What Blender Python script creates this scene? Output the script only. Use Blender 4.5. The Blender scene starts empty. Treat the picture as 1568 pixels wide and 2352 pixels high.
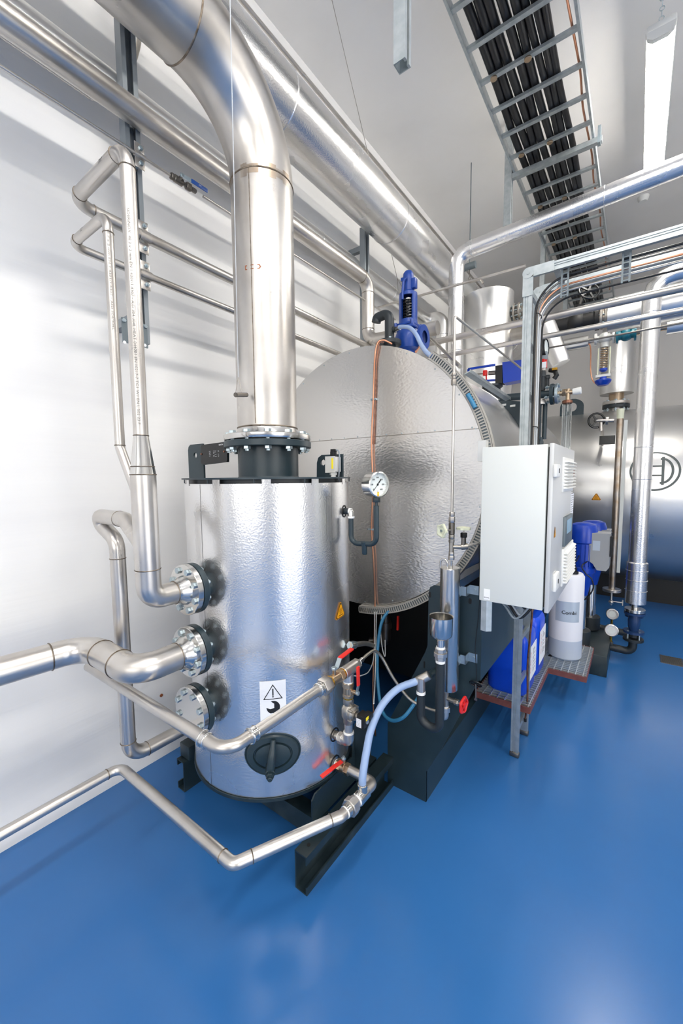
import bpy, bmesh, math, random
from mathutils import Vector, Matrix, Quaternion
random.seed(7)
PI = math.pi
SC = bpy.context.scene
COL = SC.collection
V = Vector

# ------------------------------------------------------------------ camera
CAM = V((2.140, 0.0, 1.6))
F = 918.5
YAW, PITCH, ROLL = [math.radians(a) for a in (36.375, 4.898, -0.510)]
_cy, _sy = math.cos(YAW), math.sin(YAW)
FWD = V((-_sy*math.cos(PITCH), _cy*math.cos(PITCH), -math.sin(PITCH)))
_r = V((_cy, _sy, 0)); _u = _r.cross(FWD)
RIGHT = _r*math.cos(ROLL) + _u*math.sin(ROLL)
UP = -_r*math.sin(ROLL) + _u*math.cos(ROLL)
cam_d = bpy.data.cameras.new('camera')
cam = bpy.data.objects.new('camera', cam_d); COL.objects.link(cam)
cam_d.sensor_fit = 'HORIZONTAL'; cam_d.sensor_width = 36.0
cam_d.lens = F/1568*36.0
cam_d.clip_start = 0.05
M3 = Matrix((RIGHT, UP, -FWD)).transposed()
cam.matrix_world = Matrix.Translation(CAM) @ M3.to_4x4()
SC.camera = cam

# ------------------------------------------------------------------ world, exposure
SC.view_settings.view_transform = 'Standard'
SC.view_settings.look = 'None'
SC.view_settings.gamma = 1.0
SC.view_settings.use_curve_mapping = False
SC.view_settings.exposure = 0.36
W = bpy.data.worlds.new('world'); SC.world = W; W.use_nodes = True
bg = W.node_tree.nodes['Background']
bg.inputs[0].default_value = (1.0, 0.985, 0.955, 1); bg.inputs[1].default_value = 3.6
LAMP_STRENGTH = 52.0
# ceiling luminaires, first in view, the rest added unseen to supply light: (x, y of near end, length)
LAMPS = [(2.14, 3.30, 1.5), (2.14, -0.35, 1.5), (4.6, 3.3, 1.5), (4.6, 0.4, 1.5), (4.6, -2.6, 1.5), (2.14, -3.2, 1.5)]
LAMP_Z = 4.3

# unseen gate opening added in the right wall to let daylight in (portal guides the sampling)
ADDED_GATE = (-2.6, 0.9, 0.12, 3.2)
pl = bpy.data.lights.new('added_gate_portal', 'AREA'); pl.shape = 'RECTANGLE'; pl.size = ADDED_GATE[1]-ADDED_GATE[0]; pl.size_y = ADDED_GATE[3]-ADDED_GATE[2]
pl.cycles.is_portal = True
po = bpy.data.objects.new('added_gate_portal', pl); COL.objects.link(po)
po.location = (7.19, (ADDED_GATE[0]+ADDED_GATE[1])/2, (ADDED_GATE[2]+ADDED_GATE[3])/2); po.rotation_euler = (0, math.radians(90), 0)
pl.size, pl.size_y = ADDED_GATE[3]-ADDED_GATE[2], ADDED_GATE[1]-ADDED_GATE[0]

ADDED_WIN = (1.2, 5.4, 1.1, 3.4)  # unseen window added behind the camera as a daylight source
pl = bpy.data.lights.new('added_window_portal', 'AREA'); pl.shape = 'RECTANGLE'; pl.size, pl.size_y = ADDED_WIN[1]-ADDED_WIN[0], ADDED_WIN[3]-ADDED_WIN[2]
pl.cycles.is_portal = True
po = bpy.data.objects.new('added_window_portal', pl); COL.objects.link(po)
po.location = ((ADDED_WIN[0]+ADDED_WIN[1])/2, -4.99, (ADDED_WIN[2]+ADDED_WIN[3])/2); po.rotation_euler = (math.radians(90), 0, 0)

# ------------------------------------------------------------------ measuring helpers
def ray(px, py):
    return RIGHT*((px-784)/F) + UP*(-(py-1176)/F) + FWD
def U(px, py, x=None, y=None, z=None):
    q = ray(px, py)
    i, v = (0, x) if x is not None else (1, y) if y is not None else (2, z)
    return CAM + q*((v-CAM[i])/q[i])
def UC(px, py, cx, cy, r):
    q = ray(px, py); ox, oy = CAM.x-cx, CAM.y-cy
    a = q.x*q.x+q.y*q.y; b = 2*(ox*q.x+oy*q.y); c = ox*ox+oy*oy-r*r
    d = max(b*b-4*a*c, 0); t = (-b-math.sqrt(d))/(2*a)
    return CAM+q*t

# ------------------------------------------------------------------ materials
def lin(c):
    if isinstance(c, str):
        c = tuple(int(c[i:i+2], 16)/255 for i in (0, 2, 4))
    return tuple((x/12.92 if x <= .04045 else ((x+.055)/1.055)**2.4) for x in c) + (1,)
MATS = {}
def mat(name, col, metal=0.0, rough=0.5, bump=None, var=None, trans=0.0, emit=None, spec=None, aniso=0.0, rvar=None, coat=0.0, ior=None, alpha=1.0, stretch=None):
    m = bpy.data.materials.new(name); m.use_nodes = True
    nt = m.node_tree; b = nt.nodes['Principled BSDF']
    c = lin(col)
    b.inputs['Base Color'].default_value = c
    b.inputs['Metallic'].default_value = metal
    b.inputs['Roughness'].default_value = rough
    if spec is not None: b.inputs['Specular IOR Level'].default_value = spec
    if trans: b.inputs['Transmission Weight'].default_value = trans
    if ior: b.inputs['IOR'].default_value = ior
    if coat: b.inputs['Coat Weight'].default_value = coat; b.inputs['Coat Roughness'].default_value = .08
    if alpha < 1: b.inputs['Alpha'].default_value = alpha
    if emit:
        b.inputs['Emission Color'].default_value = lin(emit[0]); b.inputs['Emission Strength'].default_value = emit[1]
    tc = nt.nodes.new('ShaderNodeTexCoord')
    co = tc.outputs['Object']
    if stretch:
        mp = nt.nodes.new('ShaderNodeMapping'); mp.inputs['Scale'].default_value = stretch
        nt.links.new(co, mp.inputs['Vector']); co2 = mp.outputs[0]
    else: co2 = co
    if var:   # (colour2, scale, low, high)
        n = nt.nodes.new('ShaderNodeTexNoise'); n.inputs['Scale'].default_value = var[1]; n.inputs['Detail'].default_value = 5
        nt.links.new(co2, n.inputs['Vector'])
        r = nt.nodes.new('ShaderNodeValToRGB'); r.color_ramp.elements[0].position = var[2]; r.color_ramp.elements[1].position = var[3]
        r.color_ramp.elements[0].color = c; r.color_ramp.elements[1].color = lin(var[0])
        nt.links.new(n.outputs[0], r.inputs[0]); nt.links.new(r.outputs[0], b.inputs['Base Color'])
    if rvar:  # (scale, rlow, rhigh)
        n = nt.nodes.new('ShaderNodeTexNoise'); n.inputs['Scale'].default_value = rvar[0]; n.inputs['Detail'].default_value = 4
        nt.links.new(co2, n.inputs['Vector'])
        mr = nt.nodes.new('ShaderNodeMapRange'); mr.inputs['From Min'].default_value = .3; mr.inputs['From Max'].default_value = .7
        mr.inputs['To Min'].default_value = rvar[1]; mr.inputs['To Max'].default_value = rvar[2]
        nt.links.new(n.outputs[0], mr.inputs[0]); nt.links.new(mr.outputs[0], b.inputs['Roughness'])
    if bump:  # (kind, scale, strength, distance)
        k = bump[0]
        if k == 'noise':
            n = nt.nodes.new('ShaderNodeTexNoise'); n.inputs['Detail'].default_value = 3 if len(bump) < 5 else bump[4]; o = n.outputs[0]
        elif k == 'vor':
            n = nt.nodes.new('ShaderNodeTexVoronoi'); n.feature = 'SMOOTH_F1'; o = n.outputs[0]
        n.inputs['Scale'].default_value = bump[1]
        nt.links.new(co2, n.inputs['Vector'])
        bp = nt.nodes.new('ShaderNodeBump'); bp.inputs['Strength'].default_value = bump[2]; bp.inputs['Distance'].default_value = bump[3]
        nt.links.new(o, bp.inputs['Height']); nt.links.new(bp.outputs[0], b.inputs['Normal'])
    MATS[name] = m
    return m
mat('clad', 'e6e5e4', 0.93, .25, ('noise', 150, .36, .0015, .5), rvar=(2.5, .23, .30))
mat('clad_fine', 'e2e1df', 0.93, .30, ('noise', 14, .16, .006, 1.0), rvar=(2.5, .27, .35))
mat('clad_end', 'dbd9d6', 0.92, .27, ('noise', 70, .38, .0022, .5), stretch=(1, 1, 1.8))
mat('steel', 'd2cec9', 0.93, .33, ('noise', 14, .06, .004), var=('bdb7b0', 5, .35, .75), rvar=(7, .26, .40))
mat('steel_bright', 'd2d0cc', 0.97, .16, rvar=(9, .12, .22))
mat('steel_satin', 'd0cdc8', 0.96, .24, rvar=(6, .20, .28))
mat('steel_dull', 'aba69e', 0.92, .36, ('noise', 60, .08, .002), var=('98928a', 9, .35, .7))
mat('steel_dark', '7d7872', 0.92, .33)
mat('weld', '8f8375', 0.9, .38, ('noise', 260, .6, .002), var=('5e5348', 40, .4, .7))
mat('tinted_steel', 'a58f76', 0.94, .30, var=('bdb7b0', 12, .3, .7))
mat('zinc', 'b9c6cc', 0.85, .30, ('noise', 120, .08, .001), var=('a5b4bb', 20, .35, .7))
mat('galv', 'bcc3c5', 0.72, .38, ('noise', 90, .10, .001), var=('a8b1b4', 30, .35, .7))
mat('galv_dark', '6f797e', 0.35, .45)
mat('post_grey', '8b9296', 0.1, .45)
mat('dark_paint', '1f3038', 0.0, .38, ('noise', 160, .10, .001), var=('2a3a41', 6, .4, .75))
mat('dark_frame', '1b2a30', 0.0, .42, ('noise', 130, .14, .001), var=('38454a', 7, .52, .80))
mat('black', '0c0d0e', 0.0, .5)
mat('black_gloss', '101214', 0.0, .25)
mat('black_paint', '22292e', 0.0, .45, ('noise', 200, .1, .001))
mat('cable', '17181b', 0.0, .38)
mat('cable_grey', '8b9398', 0.0, .45)
mat('cable_light', 'c9ccce', 0.0, .45)
mat('copper', 'dca182', 0.96, .32, var=('c98a6a', 8, .4, .7))
mat('copper_old', '9c6e5a', 0.8, .40, var=('6b4638', 30, .4, .7))
mat('brass', 'c99a3c', 0.95, .26)
mat('brass_pale', 'b8a288', 0.95, .28)
mat('blue_valve', '143f92', 0.0, .38, ('noise', 120, .12, .001))
mat('blue_flange', '1d3a66', 0.0, .36)
mat('blue_plastic', '0b4ad8', 0.0, .30, ('noise', 40, .05, .002))
mat('blue_motor', '0d3cab', 0.0, .28)
mat('teal', '1c7486', 0.0, .38)
mat('red_paint', 'd3201c', 0.0, .32)
mat('red_plastic', 'dc2b22', 0.0, .38)
mat('blue_handle', '1450a0', 0.0, .38)
mat('white_plastic', 'e8e8e4', 0.0, .42)
mat('ivory_plastic', 'dfe2c8', 0.0, .38)
mat('ptfe', 'f4f4f2', 0.0, .6)
mat('grey_box', 'c6c5c0', 0.0, .45)
mat('cabinet', 'd9dcd8', 0.0, .42, ('noise', 400, .05, .0005))
mat('cabinet_door', 'cdcecd', 0.15, .38, ('noise', 400, .05, .0005))
mat('drive_grey', '9c9ea0', 0.0, .45)
mat('gasket', '1a1c1c', 0.0, .6)
mat('paper', 'f0f1f4', 0.0, .55)
mat('ink', '14171c', 0.0, .6)
mat('ink_grey', '6c6a66', 0.0, .6)
mat('yellow', 'f5a712', 0.0, .40)
mat('yellow_tag', 'f5df1a', 0.0, .45)
mat('label_grey', 'b9c4cf', 0.2, .35)
mat('screen', '5f89a3', 0.0, .12, emit=('6b9bb5', .25))
mat('grating', 'd0d4d4', 0.75, .35)
mat('primer', '7c4a45', 0.0, .5, ('noise', 80, .2, .001), var=('6a3b38', 20, .4, .7))
mat('canister', 'e3e4ea', 0.0, .35, trans=0.0)
mat('liquid', 'b6c0cf', 0.0, .35)
mat('hose_clear', 'a9c3ee', 0.0, .22, trans=.25, alpha=1.0)
mat('hose_braid', '9db6dd', 0.0, .28, ('vor', 330, .35, .001), trans=.15)
mat('hose_blue', '3a83ad', 0.0, .26, ('vor', 330, .35, .001), trans=.1)
mat('braid', 'b7b1a6', 0.9, .34, ('vor', 420, .6, .001), stretch=(1, 1, 1))
mat('trunking', 'a9a69f', 0.0, .45)
mat('glass', 'f2f6f8', 0.0, .03, trans=1.0, ior=1.3)
mat('dial', 'e6ece8', 0.0, .4)
mat('lamp_white', 'ffffff', 0.0, .5, emit=('fffaf2', LAMP_STRENGTH))
mat('housing', 'cfd0ce', 0.3, .4)
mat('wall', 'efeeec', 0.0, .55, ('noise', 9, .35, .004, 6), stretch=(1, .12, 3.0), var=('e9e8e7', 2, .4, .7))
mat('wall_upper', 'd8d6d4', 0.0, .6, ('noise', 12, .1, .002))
mat('ceiling', 'eeece9', 0.0, .65, ('noise', 7, .15, .003), var=('e6e4e1', 1.3, .45, .75))
mat('floor', '2f68a6', 0.0, .20, ('noise', 26, .055, .004, 2.5), var=('336ca9', 1.2, .4, .7), coat=.0, rvar=(1.5, .16, .26))
mat('drain', '63605c', 0.7, .45, ('noise', 60, .6, .004))
mat('logo_grey', '5d6464', 0.3, .4)
mat('rust', '9b5a35', 0.1, .6)

# ------------------------------------------------------------------ mesh builder
def frame_of(d):
    d = V(d).normalized()
    a = V((0, 0, 1)) if abs(d.z) < .9 else V((1, 0, 0))
    u = a.cross(d).normalized(); v = d.cross(u)
    return d, u, v
AX = {'x': V((1, 0, 0)), 'y': V((0, 1, 0)), 'z': V((0, 0, 1)), '-x': V((-1, 0, 0)), '-y': V((0, -1, 0)), '-z': V((0, 0, -1))}
def axv(a): return AX[a] if isinstance(a, str) else V(a).normalized()

class MB:
    def __init__(s): s.v = []; s.f = []; s.m = []; s.cur = 0; s.mats = []
    def mat(s, name):
        if name not in s.mats: s.mats.append(name)
        s.cur = s.mats.index(name); return s
    def add(s, vs, fs):
        n = len(s.v); s.v += [V(p) for p in vs]; s.f += [tuple(i+n for i in f) for f in fs]; s.m += [s.cur]*len(fs); return s
    def box(s, c, size, axes=None, bev=0):
        c = V(c); h = V(size)/2
        ax = axes or (AX['x'], AX['y'], AX['z'])
        if bev > 0:
            bev = min(bev, min(h)*.95)
            vs = []; idx = {}
            # rounded box: bmesh bevel
            bm = bmesh.new(); bmesh.ops.create_cube(bm, size=1)
            for v in bm.verts: v.co = V((v.co.x*2*h.x, v.co.y*2*h.y, v.co.z*2*h.z))
            bmesh.ops.bevel(bm, geom=list(bm.edges), offset=bev, segments=2, profile=.5, affect='EDGES')
            bm.verts.index_update()
            vs = [c+ax[0]*v.co.x+ax[1]*v.co.y+ax[2]*v.co.z for v in bm.verts]
            fs = [[v.index for v in f.verts] for f in bm.faces]; bm.free()
            return s.add(vs, fs)
        vs = [c+ax[0]*(h.x*i)+ax[1]*(h.y*j)+ax[2]*(h.z*k) for k in (-1, 1) for j in (-1, 1) for i in (-1, 1)]
        return s.add(vs, [(0, 2, 3, 1), (4, 5, 7, 6), (0, 1, 5, 4), (2, 6, 7, 3), (0, 4, 6, 2), (1, 3, 7, 5)])
    def bx(s, a, b, bev=0):
        a, b = V(a), V(b); sz = V([abs(b[i]-a[i]) for i in range(3)])
        return s.box((a+b)/2, sz, bev=bev)
    def bar(s, a, b, w, h, up=(0, 0, 1), bev=0):
        a, b = V(a), V(b); d = (b-a); L = d.length; d.normalize()
        u = V(up); sx = d.cross(u)
        if sx.length < 1e-4: sx = d.cross(V((1, 0, 0)))
        sx.normalize(); uu = sx.cross(d)
        return s.box((a+b)/2, (L, w, h), (d, sx, uu), bev)
    def lathe(s, prof, o, ax='z', n=32, a0=0, a1=2*PI, ref=None):
        "profile [(radius, height)] round axis ax at o"
        o = V(o); d, u, v = frame_of(axv(ax))
        if ref is not None: u = (V(ref)-d*V(ref).dot(d)).normalized(); v = d.cross(u)
        full = abs(a1-a0-2*PI) < 1e-6
        k = n if full else n+1; rings = []; vs = []
        for r, h in prof:
            if r < 1e-6: rings.append([len(vs)]); vs.append(o+d*h)
            else:
                ids = []
                for i in range(k):
                    a = a0+(a1-a0)*i/n
                    ids.append(len(vs)); vs.append(o+d*h+(u*math.cos(a)+v*math.sin(a))*r)
                rings.append(ids)
        fs = []
        for A, B in zip(rings, rings[1:]):
            for i in range(n):
                j = (i+1) % k
                if len(A) == 1 and len(B) == 1: break
                if len(A) == 1: fs.append((A[0], B[j], B[i]))
                elif len(B) == 1: fs.append((A[i], A[j], B[0]))
                else: fs.append((A[i], A[j], B[j], B[i]))
        return s.add(vs, fs)
    def cyl(s, a, b, r, r2=None, n=24, bev=0):
        a, b = V(a), V(b); L = (b-a).length; r2 = r if r2 is None else r2
        if bev: p = [(0, 0), (r-bev, 0), (r, bev), (r2, L-bev), (r2-bev, L), (0, L)]
        else: p = [(0, 0), (r, 0), (r2, L), (0, L)]
        return s.lathe(p, a, b-a, n)
    def ring(s, c, ax, r, t, n=32, m=8):
        "torus-like bead"
        return s.lathe([(r+t*math.cos(2*PI*i/m), t*math.sin(2*PI*i/m)) for i in range(m+1)], c, ax, n)
    def sphere(s, c, r, n=20, sc=(1, 1, 1)):
        m = n//2; k = len(s.v)
        s.lathe([(r*math.sin(PI*i/m), -r*math.cos(PI*i/m)) for i in range(m+1)], (0, 0, 0), 'z', n)
        c = V(c)
        for i in range(k, len(s.v)):
            p = s.v[i]; s.v[i] = V((p.x*sc[0], p.y*sc[1], p.z*sc[2]))+c
        return s
    def hexa(s, a, b, r, n=6):
        a, b = V(a), V(b); L = (b-a).length
        return s.lathe([(0, 0), (r*.93, 0), (r, L*.08), (r, L*.92), (r*.93, L), (0, L)], a, b-a, n)
    def prism(s, poly, o, u, v, w, t):
        "polygon in plane (u,v) at o, extruded t along w"
        o, u, v, w = V(o), axv(u), axv(v), axv(w)
        n = len(poly)
        A = [o+u*p[0]+v*p[1] for p in poly]; B = [p+w*t for p in A]
        fs = [tuple(range(n))[::-1], tuple(range(n, 2*n))]+[(i, (i+1) % n, n+(i+1) % n, n+i) for i in range(n)]
        return s.add(A+B, fs)
    def tube(s, pts, r, bend=0, n=18, cap=True, seg=8):
        P = fillet([V(p) for p in pts], bend, seg) if bend else [V(p) for p in pts]
        return s.sweep(P, r, n, cap)
    def sweep(s, P, r, n=14, cap=True):
        rr = r if isinstance(r, (list, tuple)) else [r]*len(P)
        T = []
        for i in range(len(P)):
            a = P[max(i-1, 0)]; b = P[min(i+1, len(P)-1)]
            t = (b-a); T.append(t.normalized() if t.length > 1e-9 else V((0, 0, 1)))
        _, u, v = frame_of(T[0]); vs = []
        for i, p in enumerate(P):
            if i: u = (u-T[i]*u.dot(T[i])).normalized()
            v = T[i].cross(u)
            for k in range(n):
                a = 2*PI*k/n; vs.append(p+(u*math.cos(a)+v*math.sin(a))*rr[i])
        fs = [(i*n+k, i*n+(k+1) % n, (i+1)*n+(k+1) % n, (i+1)*n+k) for i in range(len(P)-1) for k in range(n)]
        if cap: fs += [tuple(range(n))[::-1], tuple(range((len(P)-1)*n, len(P)*n))]
        return s.add(vs, fs)
    def build(s, name, m=None, parent=None, ang=35):
        me = bpy.data.meshes.new(name)
        org = WORG[parent] if parent is not None else None
        if org is None:
            lo = V([min(p[i] for p in s.v) for i in range(3)]); hi = V([max(p[i] for p in s.v) for i in range(3)])
            org = V(((lo.x+hi.x)/2, (lo.y+hi.y)/2, lo.z))
        me.from_pydata([p-org for p in s.v], [], s.f)
        bm = bmesh.new(); bm.from_mesh(me); bmesh.ops.recalc_face_normals(bm, faces=bm.faces); bm.to_mesh(me); bm.free()
        if s.mats:
            for k in s.mats: me.materials.append(MATS[k])
            me.polygons.foreach_set('material_index', s.m)
            if m and m not in s.mats: pass
        else: me.materials.append(MATS[m])
        me.polygons.foreach_set('use_smooth', [True]*len(me.polygons))
        me.set_sharp_from_angle(angle=math.radians(ang))
        me.update()
        o = bpy.data.objects.new(name, me); COL.objects.link(o)
        if parent is not None: o.parent = parent; WORG[o] = org
        else: o.location = org; WORG[o] = org
        return o
WORG = {}
def fillet(P, bend, seg=8):
    out = [P[0]]
    for i in range(1, len(P)-1):
        b = bend[i-1] if isinstance(bend, (list, tuple)) else bend
        p = P[i]; d1 = (P[i-1]-p); d2 = (P[i+1]-p); l1, l2 = d1.length, d2.length
        d1.normalize(); d2.normalize(); c = max(-1, min(1, d1.dot(d2))); th = math.acos(c)
        if th > PI-.02 or b <= 0: out.append(p); continue
        t = min(b/math.tan(th/2), l1*.49, l2*.49); R = t*math.tan(th/2)
        bis = (d1+d2).normalized(); cen = p+bis*(R/math.sin(th/2))
        a = p+d1*t; e = p+d2*t; va = a-cen; ve = e-cen; tot = va.angle(ve)
        axis = va.cross(ve).normalized()
        for k in range(seg+1):
            out.append(cen+Quaternion(axis, tot*k/seg) @ va)
    out.append(P[-1]); return out
def spline(P, n=10):
    P = [V(p) for p in P]; Q = [P[0]*2-P[1]]+P+[P[-1]*2-P[-2]]; out = []
    for i in range(1, len(Q)-2):
        a, b, c, d = Q[i-1:i+3]
        for k in range(n):
            t = k/n
            out.append(.5*((2*b)+(c-a)*t+(2*a-5*b+4*c-d)*t*t+(3*b-a-3*c+d)*t**3))
    out.append(P[-1]); return out

def tag(o, label, cat, group=None, kind=None):
    o['label'] = label; o['category'] = cat
    if group: o['group'] = group
    if kind: o['kind'] = kind
    return o
def thing(name, label, cat, loc, group=None):
    o = bpy.data.objects.new(name, None); COL.objects.link(o); o.location = V(loc); o.empty_display_size = .05
    WORG[o] = V(loc); return tag(o, label, cat, group)
def struct(o): o['kind'] = 'structure'; return o
def lab(o, s): o['label'] = s; return o
def dup_part(o, delta=(0, 0, 0), parent=None):
    c = o.copy(); COL.objects.link(c); c.parent = parent or o.parent; c.location = o.location+V(delta); WORG[c] = WORG[o]; return c
def bolts(parent, c, ax, R, n, r=.011, head=.012, a0=0.0, back=None, mname='zinc', name='bolt', ref=None):
    "n bolts round a flange; head on +ax side at c, nut at distance back behind"
    c = V(c); d, u, v = frame_of(axv(ax))
    if ref is not None: u = (V(ref)-d*V(ref).dot(d)).normalized(); v = d.cross(u)
    first = None
    for k in range(n):
        a = a0+2*PI*k/n; p = c+(u*math.cos(a)+v*math.sin(a))*R
        if first is None:
            b = MB(); b.hexa(p, p+d*head, r)
            if back:
                b.cyl(p, p-d*(back+head*1.6), r*.55, n=8); b.hexa(p-d*back, p-d*(back+head), r)
            first = b.build(name, mname, parent); p0 = p
        else: dup_part(first, p-p0)
def text_mesh(txt, size, bold=False):
    cu = bpy.data.curves.new('t', 'FONT'); cu.body = txt; cu.size = size; cu.align_x = 'CENTER'; cu.align_y = 'CENTER'
    cu.resolution_u = 2
    if bold: cu.offset = size*.018
    ob = bpy.data.objects.new('t', cu); COL.objects.link(ob)
    bpy.context.view_layer.update()
    me = bpy.data.meshes.new_from_object(ob.evaluated_get(bpy.context.evaluated_depsgraph_get()))
    vs = [v.co.copy() for v in me.vertices]; fs = [tuple(p.vertices) for p in me.polygons]
    bpy.data.objects.remove(ob); bpy.data.curves.remove(cu); bpy.data.meshes.remove(me)
    return vs, fs
def put_text(mb, txt, size, fn, bold=False):
    vs, fs = text_mesh(txt, size, bold); mb.add([fn(p.x, p.y) for p in vs], fs); return mb
def plane_fn(o, u, v):
    o, u, v = V(o), axv(u), axv(v)
    return lambda a, b: o+u*a+v*b
def cyl_fn(cx, cy, r, phi0, z0, rot=0):
    "flat coords wrapped on a vertical cylinder; phi=0 faces -Y, grows towards +X"
    cr, sr = math.cos(rot), math.sin(rot)
    def f(a, b):
        a, b = a*cr-b*sr, a*sr+b*cr
        ph = phi0+a/r
        return V((cx+r*math.sin(ph), cy-r*math.cos(ph), z0+b))
    return f
def flat(mb, poly, fn, sub=1):
    "filled polygon through a mapping (fan from the first point)"
    mb.add([fn(*p) for p in poly], [tuple(range(len(poly)))]); return mb
def patch(mb, w, h, fn, nx=10, ny=4):
    vs = [fn(-w/2+w*i/nx, -h/2+h*j/ny) for j in range(ny+1) for i in range(nx+1)]
    fs = [(j*(nx+1)+i, j*(nx+1)+i+1, (j+1)*(nx+1)+i+1, (j+1)*(nx+1)+i) for j in range(ny) for i in range(nx)]
    mb.add(vs, fs); return mb
def stroke(mb, pts, w, fn, closed=False):
    "polyline of width w through a mapping"
    n = len(pts); segs = [(pts[i], pts[(i+1) % n]) for i in range(n if closed else n-1)]
    S2 = []
    for a, b in segs:
        k = max(1, int(math.hypot(b[0]-a[0], b[1]-a[1])/.025))
        S2 += [((a[0]+(b[0]-a[0])*i/k, a[1]+(b[1]-a[1])*i/k), (a[0]+(b[0]-a[0])*(i+1)/k, a[1]+(b[1]-a[1])*(i+1)/k)) for i in range(k)]
    for a, b in S2:
        dx, dy = b[0]-a[0], b[1]-a[1]; L = math.hypot(dx, dy) or 1; ex, ey = dx/L*w/2, dy/L*w/2; nx, ny = -ey, ex
        mb.add([fn(a[0]-ex+nx, a[1]-ey+ny), fn(a[0]-ex-nx, a[1]-ey-ny), fn(b[0]+ex-nx, b[1]+ey-ny), fn(b[0]+ex+nx, b[1]+ey+ny)], [(0, 1, 2, 3)])
    return mb

# ================================================================== ROOM
XR, YF, YB, ZC = 7.2, -5.0, 8.35, 4.7
m = MB().bx((-.2, YF, -.2), (XR, YB+.2, 0)); struct(m.build('floor', 'floor'))
m = MB().bx((-.25, YF, 0), (0, YB, ZC)); struct(m.build('wall_left', 'wall'))
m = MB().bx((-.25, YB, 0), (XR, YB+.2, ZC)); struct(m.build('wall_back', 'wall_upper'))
m = MB().bx((-.25, YF, ZC), (XR, YB+.2, ZC+.2)); struct(m.build('ceiling', 'ceiling'))
m = MB(); ga, gb_, gc_, gd_ = ADDED_GATE
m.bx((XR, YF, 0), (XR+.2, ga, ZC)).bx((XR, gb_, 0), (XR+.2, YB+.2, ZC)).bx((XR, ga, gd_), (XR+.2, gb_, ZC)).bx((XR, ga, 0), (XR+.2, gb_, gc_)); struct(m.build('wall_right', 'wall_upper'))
m = MB()
for k in range(4): yy = ga+(gb_-ga)*k/3; m.bx((XR+.02, yy-.03, gc_), (XR+.08, yy+.03, gd_))
for z in (gc_+.03, 1.7, gd_-.03): m.bx((XR+.02, ga, z-.03), (XR+.08, gb_, z+.03))
struct(m.build('added_gate_frame', 'galv'))  # frame bars of the gate added for daylight
m = MB(); wa, wb, wc, wd = ADDED_WIN
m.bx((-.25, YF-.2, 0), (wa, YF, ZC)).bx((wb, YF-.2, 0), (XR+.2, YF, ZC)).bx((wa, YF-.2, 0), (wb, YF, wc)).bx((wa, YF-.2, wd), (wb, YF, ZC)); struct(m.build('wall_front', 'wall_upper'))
m = MB()
for k in range(5): xx = wa+(wb-wa)*k/4; m.bx((xx-.03, YF-.08, wc), (xx+.03, YF-.02, wd))
for z in (wc+.03, wd-.03): m.bx((wa, YF-.08, z-.03), (wb, YF-.02, z+.03))
struct(m.build('added_window_frame', 'galv'))  # frame bars of the window added for daylight

# luminaires
for i, (lx, ly, ll) in enumerate(LAMPS):
    names = ['white tubular ceiling lamp hanging on chains right of the cable ladder',
             'unseen white tubular ceiling lamp added for light in the aisle right above the camera',
             'unseen white tubular ceiling lamp added for light in the right row, its far one',
             'unseen white tubular ceiling lamp added for light in the right row, its middle one',
             'unseen white tubular ceiling lamp added for light in the right row, its near one',
             'unseen white tubular ceiling lamp added for light in the aisle farthest behind the camera']
    t = thing('ceiling_lamp', names[i], 'lamp', (lx, ly, LAMP_Z), 'tubular lamps hung from the ceiling')
    m = MB(); prof = []
    h = .045
    poly = [(-.068, .0), (-.06, -.032), (-.035, -.05), (.035, -.05), (.06, -.032), (.068, 0)]
    m.prism(poly, (lx, ly+.03, LAMP_Z), 'x', 'z', 'y', ll-.06); m.build('diffuser', 'lamp_white', t)
    m = MB().box((lx, ly+ll/2, LAMP_Z+.022), (.150, ll, .044), bev=.012)
    for yy in (ly+.012, ly+ll-.012):
        m.prism([(a*1.08, b*1.08) for a, b in poly], (lx, yy-.015, LAMP_Z), 'x', 'z', 'y', .03)
    m.build('housing', 'housing', t)
    for yy in (ly+.08, ly+ll-.08):
        m = MB()
        nz = int((ZC-LAMP_Z-.05)/.028)
        for k in range(nz):
            c = V((lx, yy, LAMP_Z+.055+k*.028)); a = 'x' if k % 2 else 'y'
            m.ring(c, a, .013, .0022, 8, 5)
        m.build('chain', 'zinc', t)

# ================================================================== BLOWDOWN TANK
TX, TY, TR = .735, 1.33, .376
def TP(phi, r, z): a = math.radians(phi); return V((TX+r*math.sin(a), TY-r*math.cos(a), z))
def TN(phi): a = math.radians(phi); return V((math.sin(a), -math.cos(a), 0))
T = thing('pressure_tank', 'upright round tank in embossed shiny silver cladding, left of the big boiler', 'tank', (TX, TY, 0))
ZB, ZT = .300, 1.580
# cladding as a surface with real openings for the manhole and the ports
def in_holes(ph, z):
    for hp, hz, a, b in HOLES:
        if ((math.radians(ph-hp)*TR)/a)**2+((z-hz)/b)**2 < 1: return True
    return False
HOLES = [(44.9, .486, .115, .088), (106.9, 1.451, .030, .030), (90, .467, .030, .030), (90, .333, .036, .036)]
# ordinary shell
m = MB(); N = 144
m.lathe([(TR, ZB), (TR, ZT), (TR-.004, ZT), (TR-.004, ZB)], (TX, TY, 0), 'z', N)
shell = m.build('cladding_shell', 'clad', T)
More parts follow.
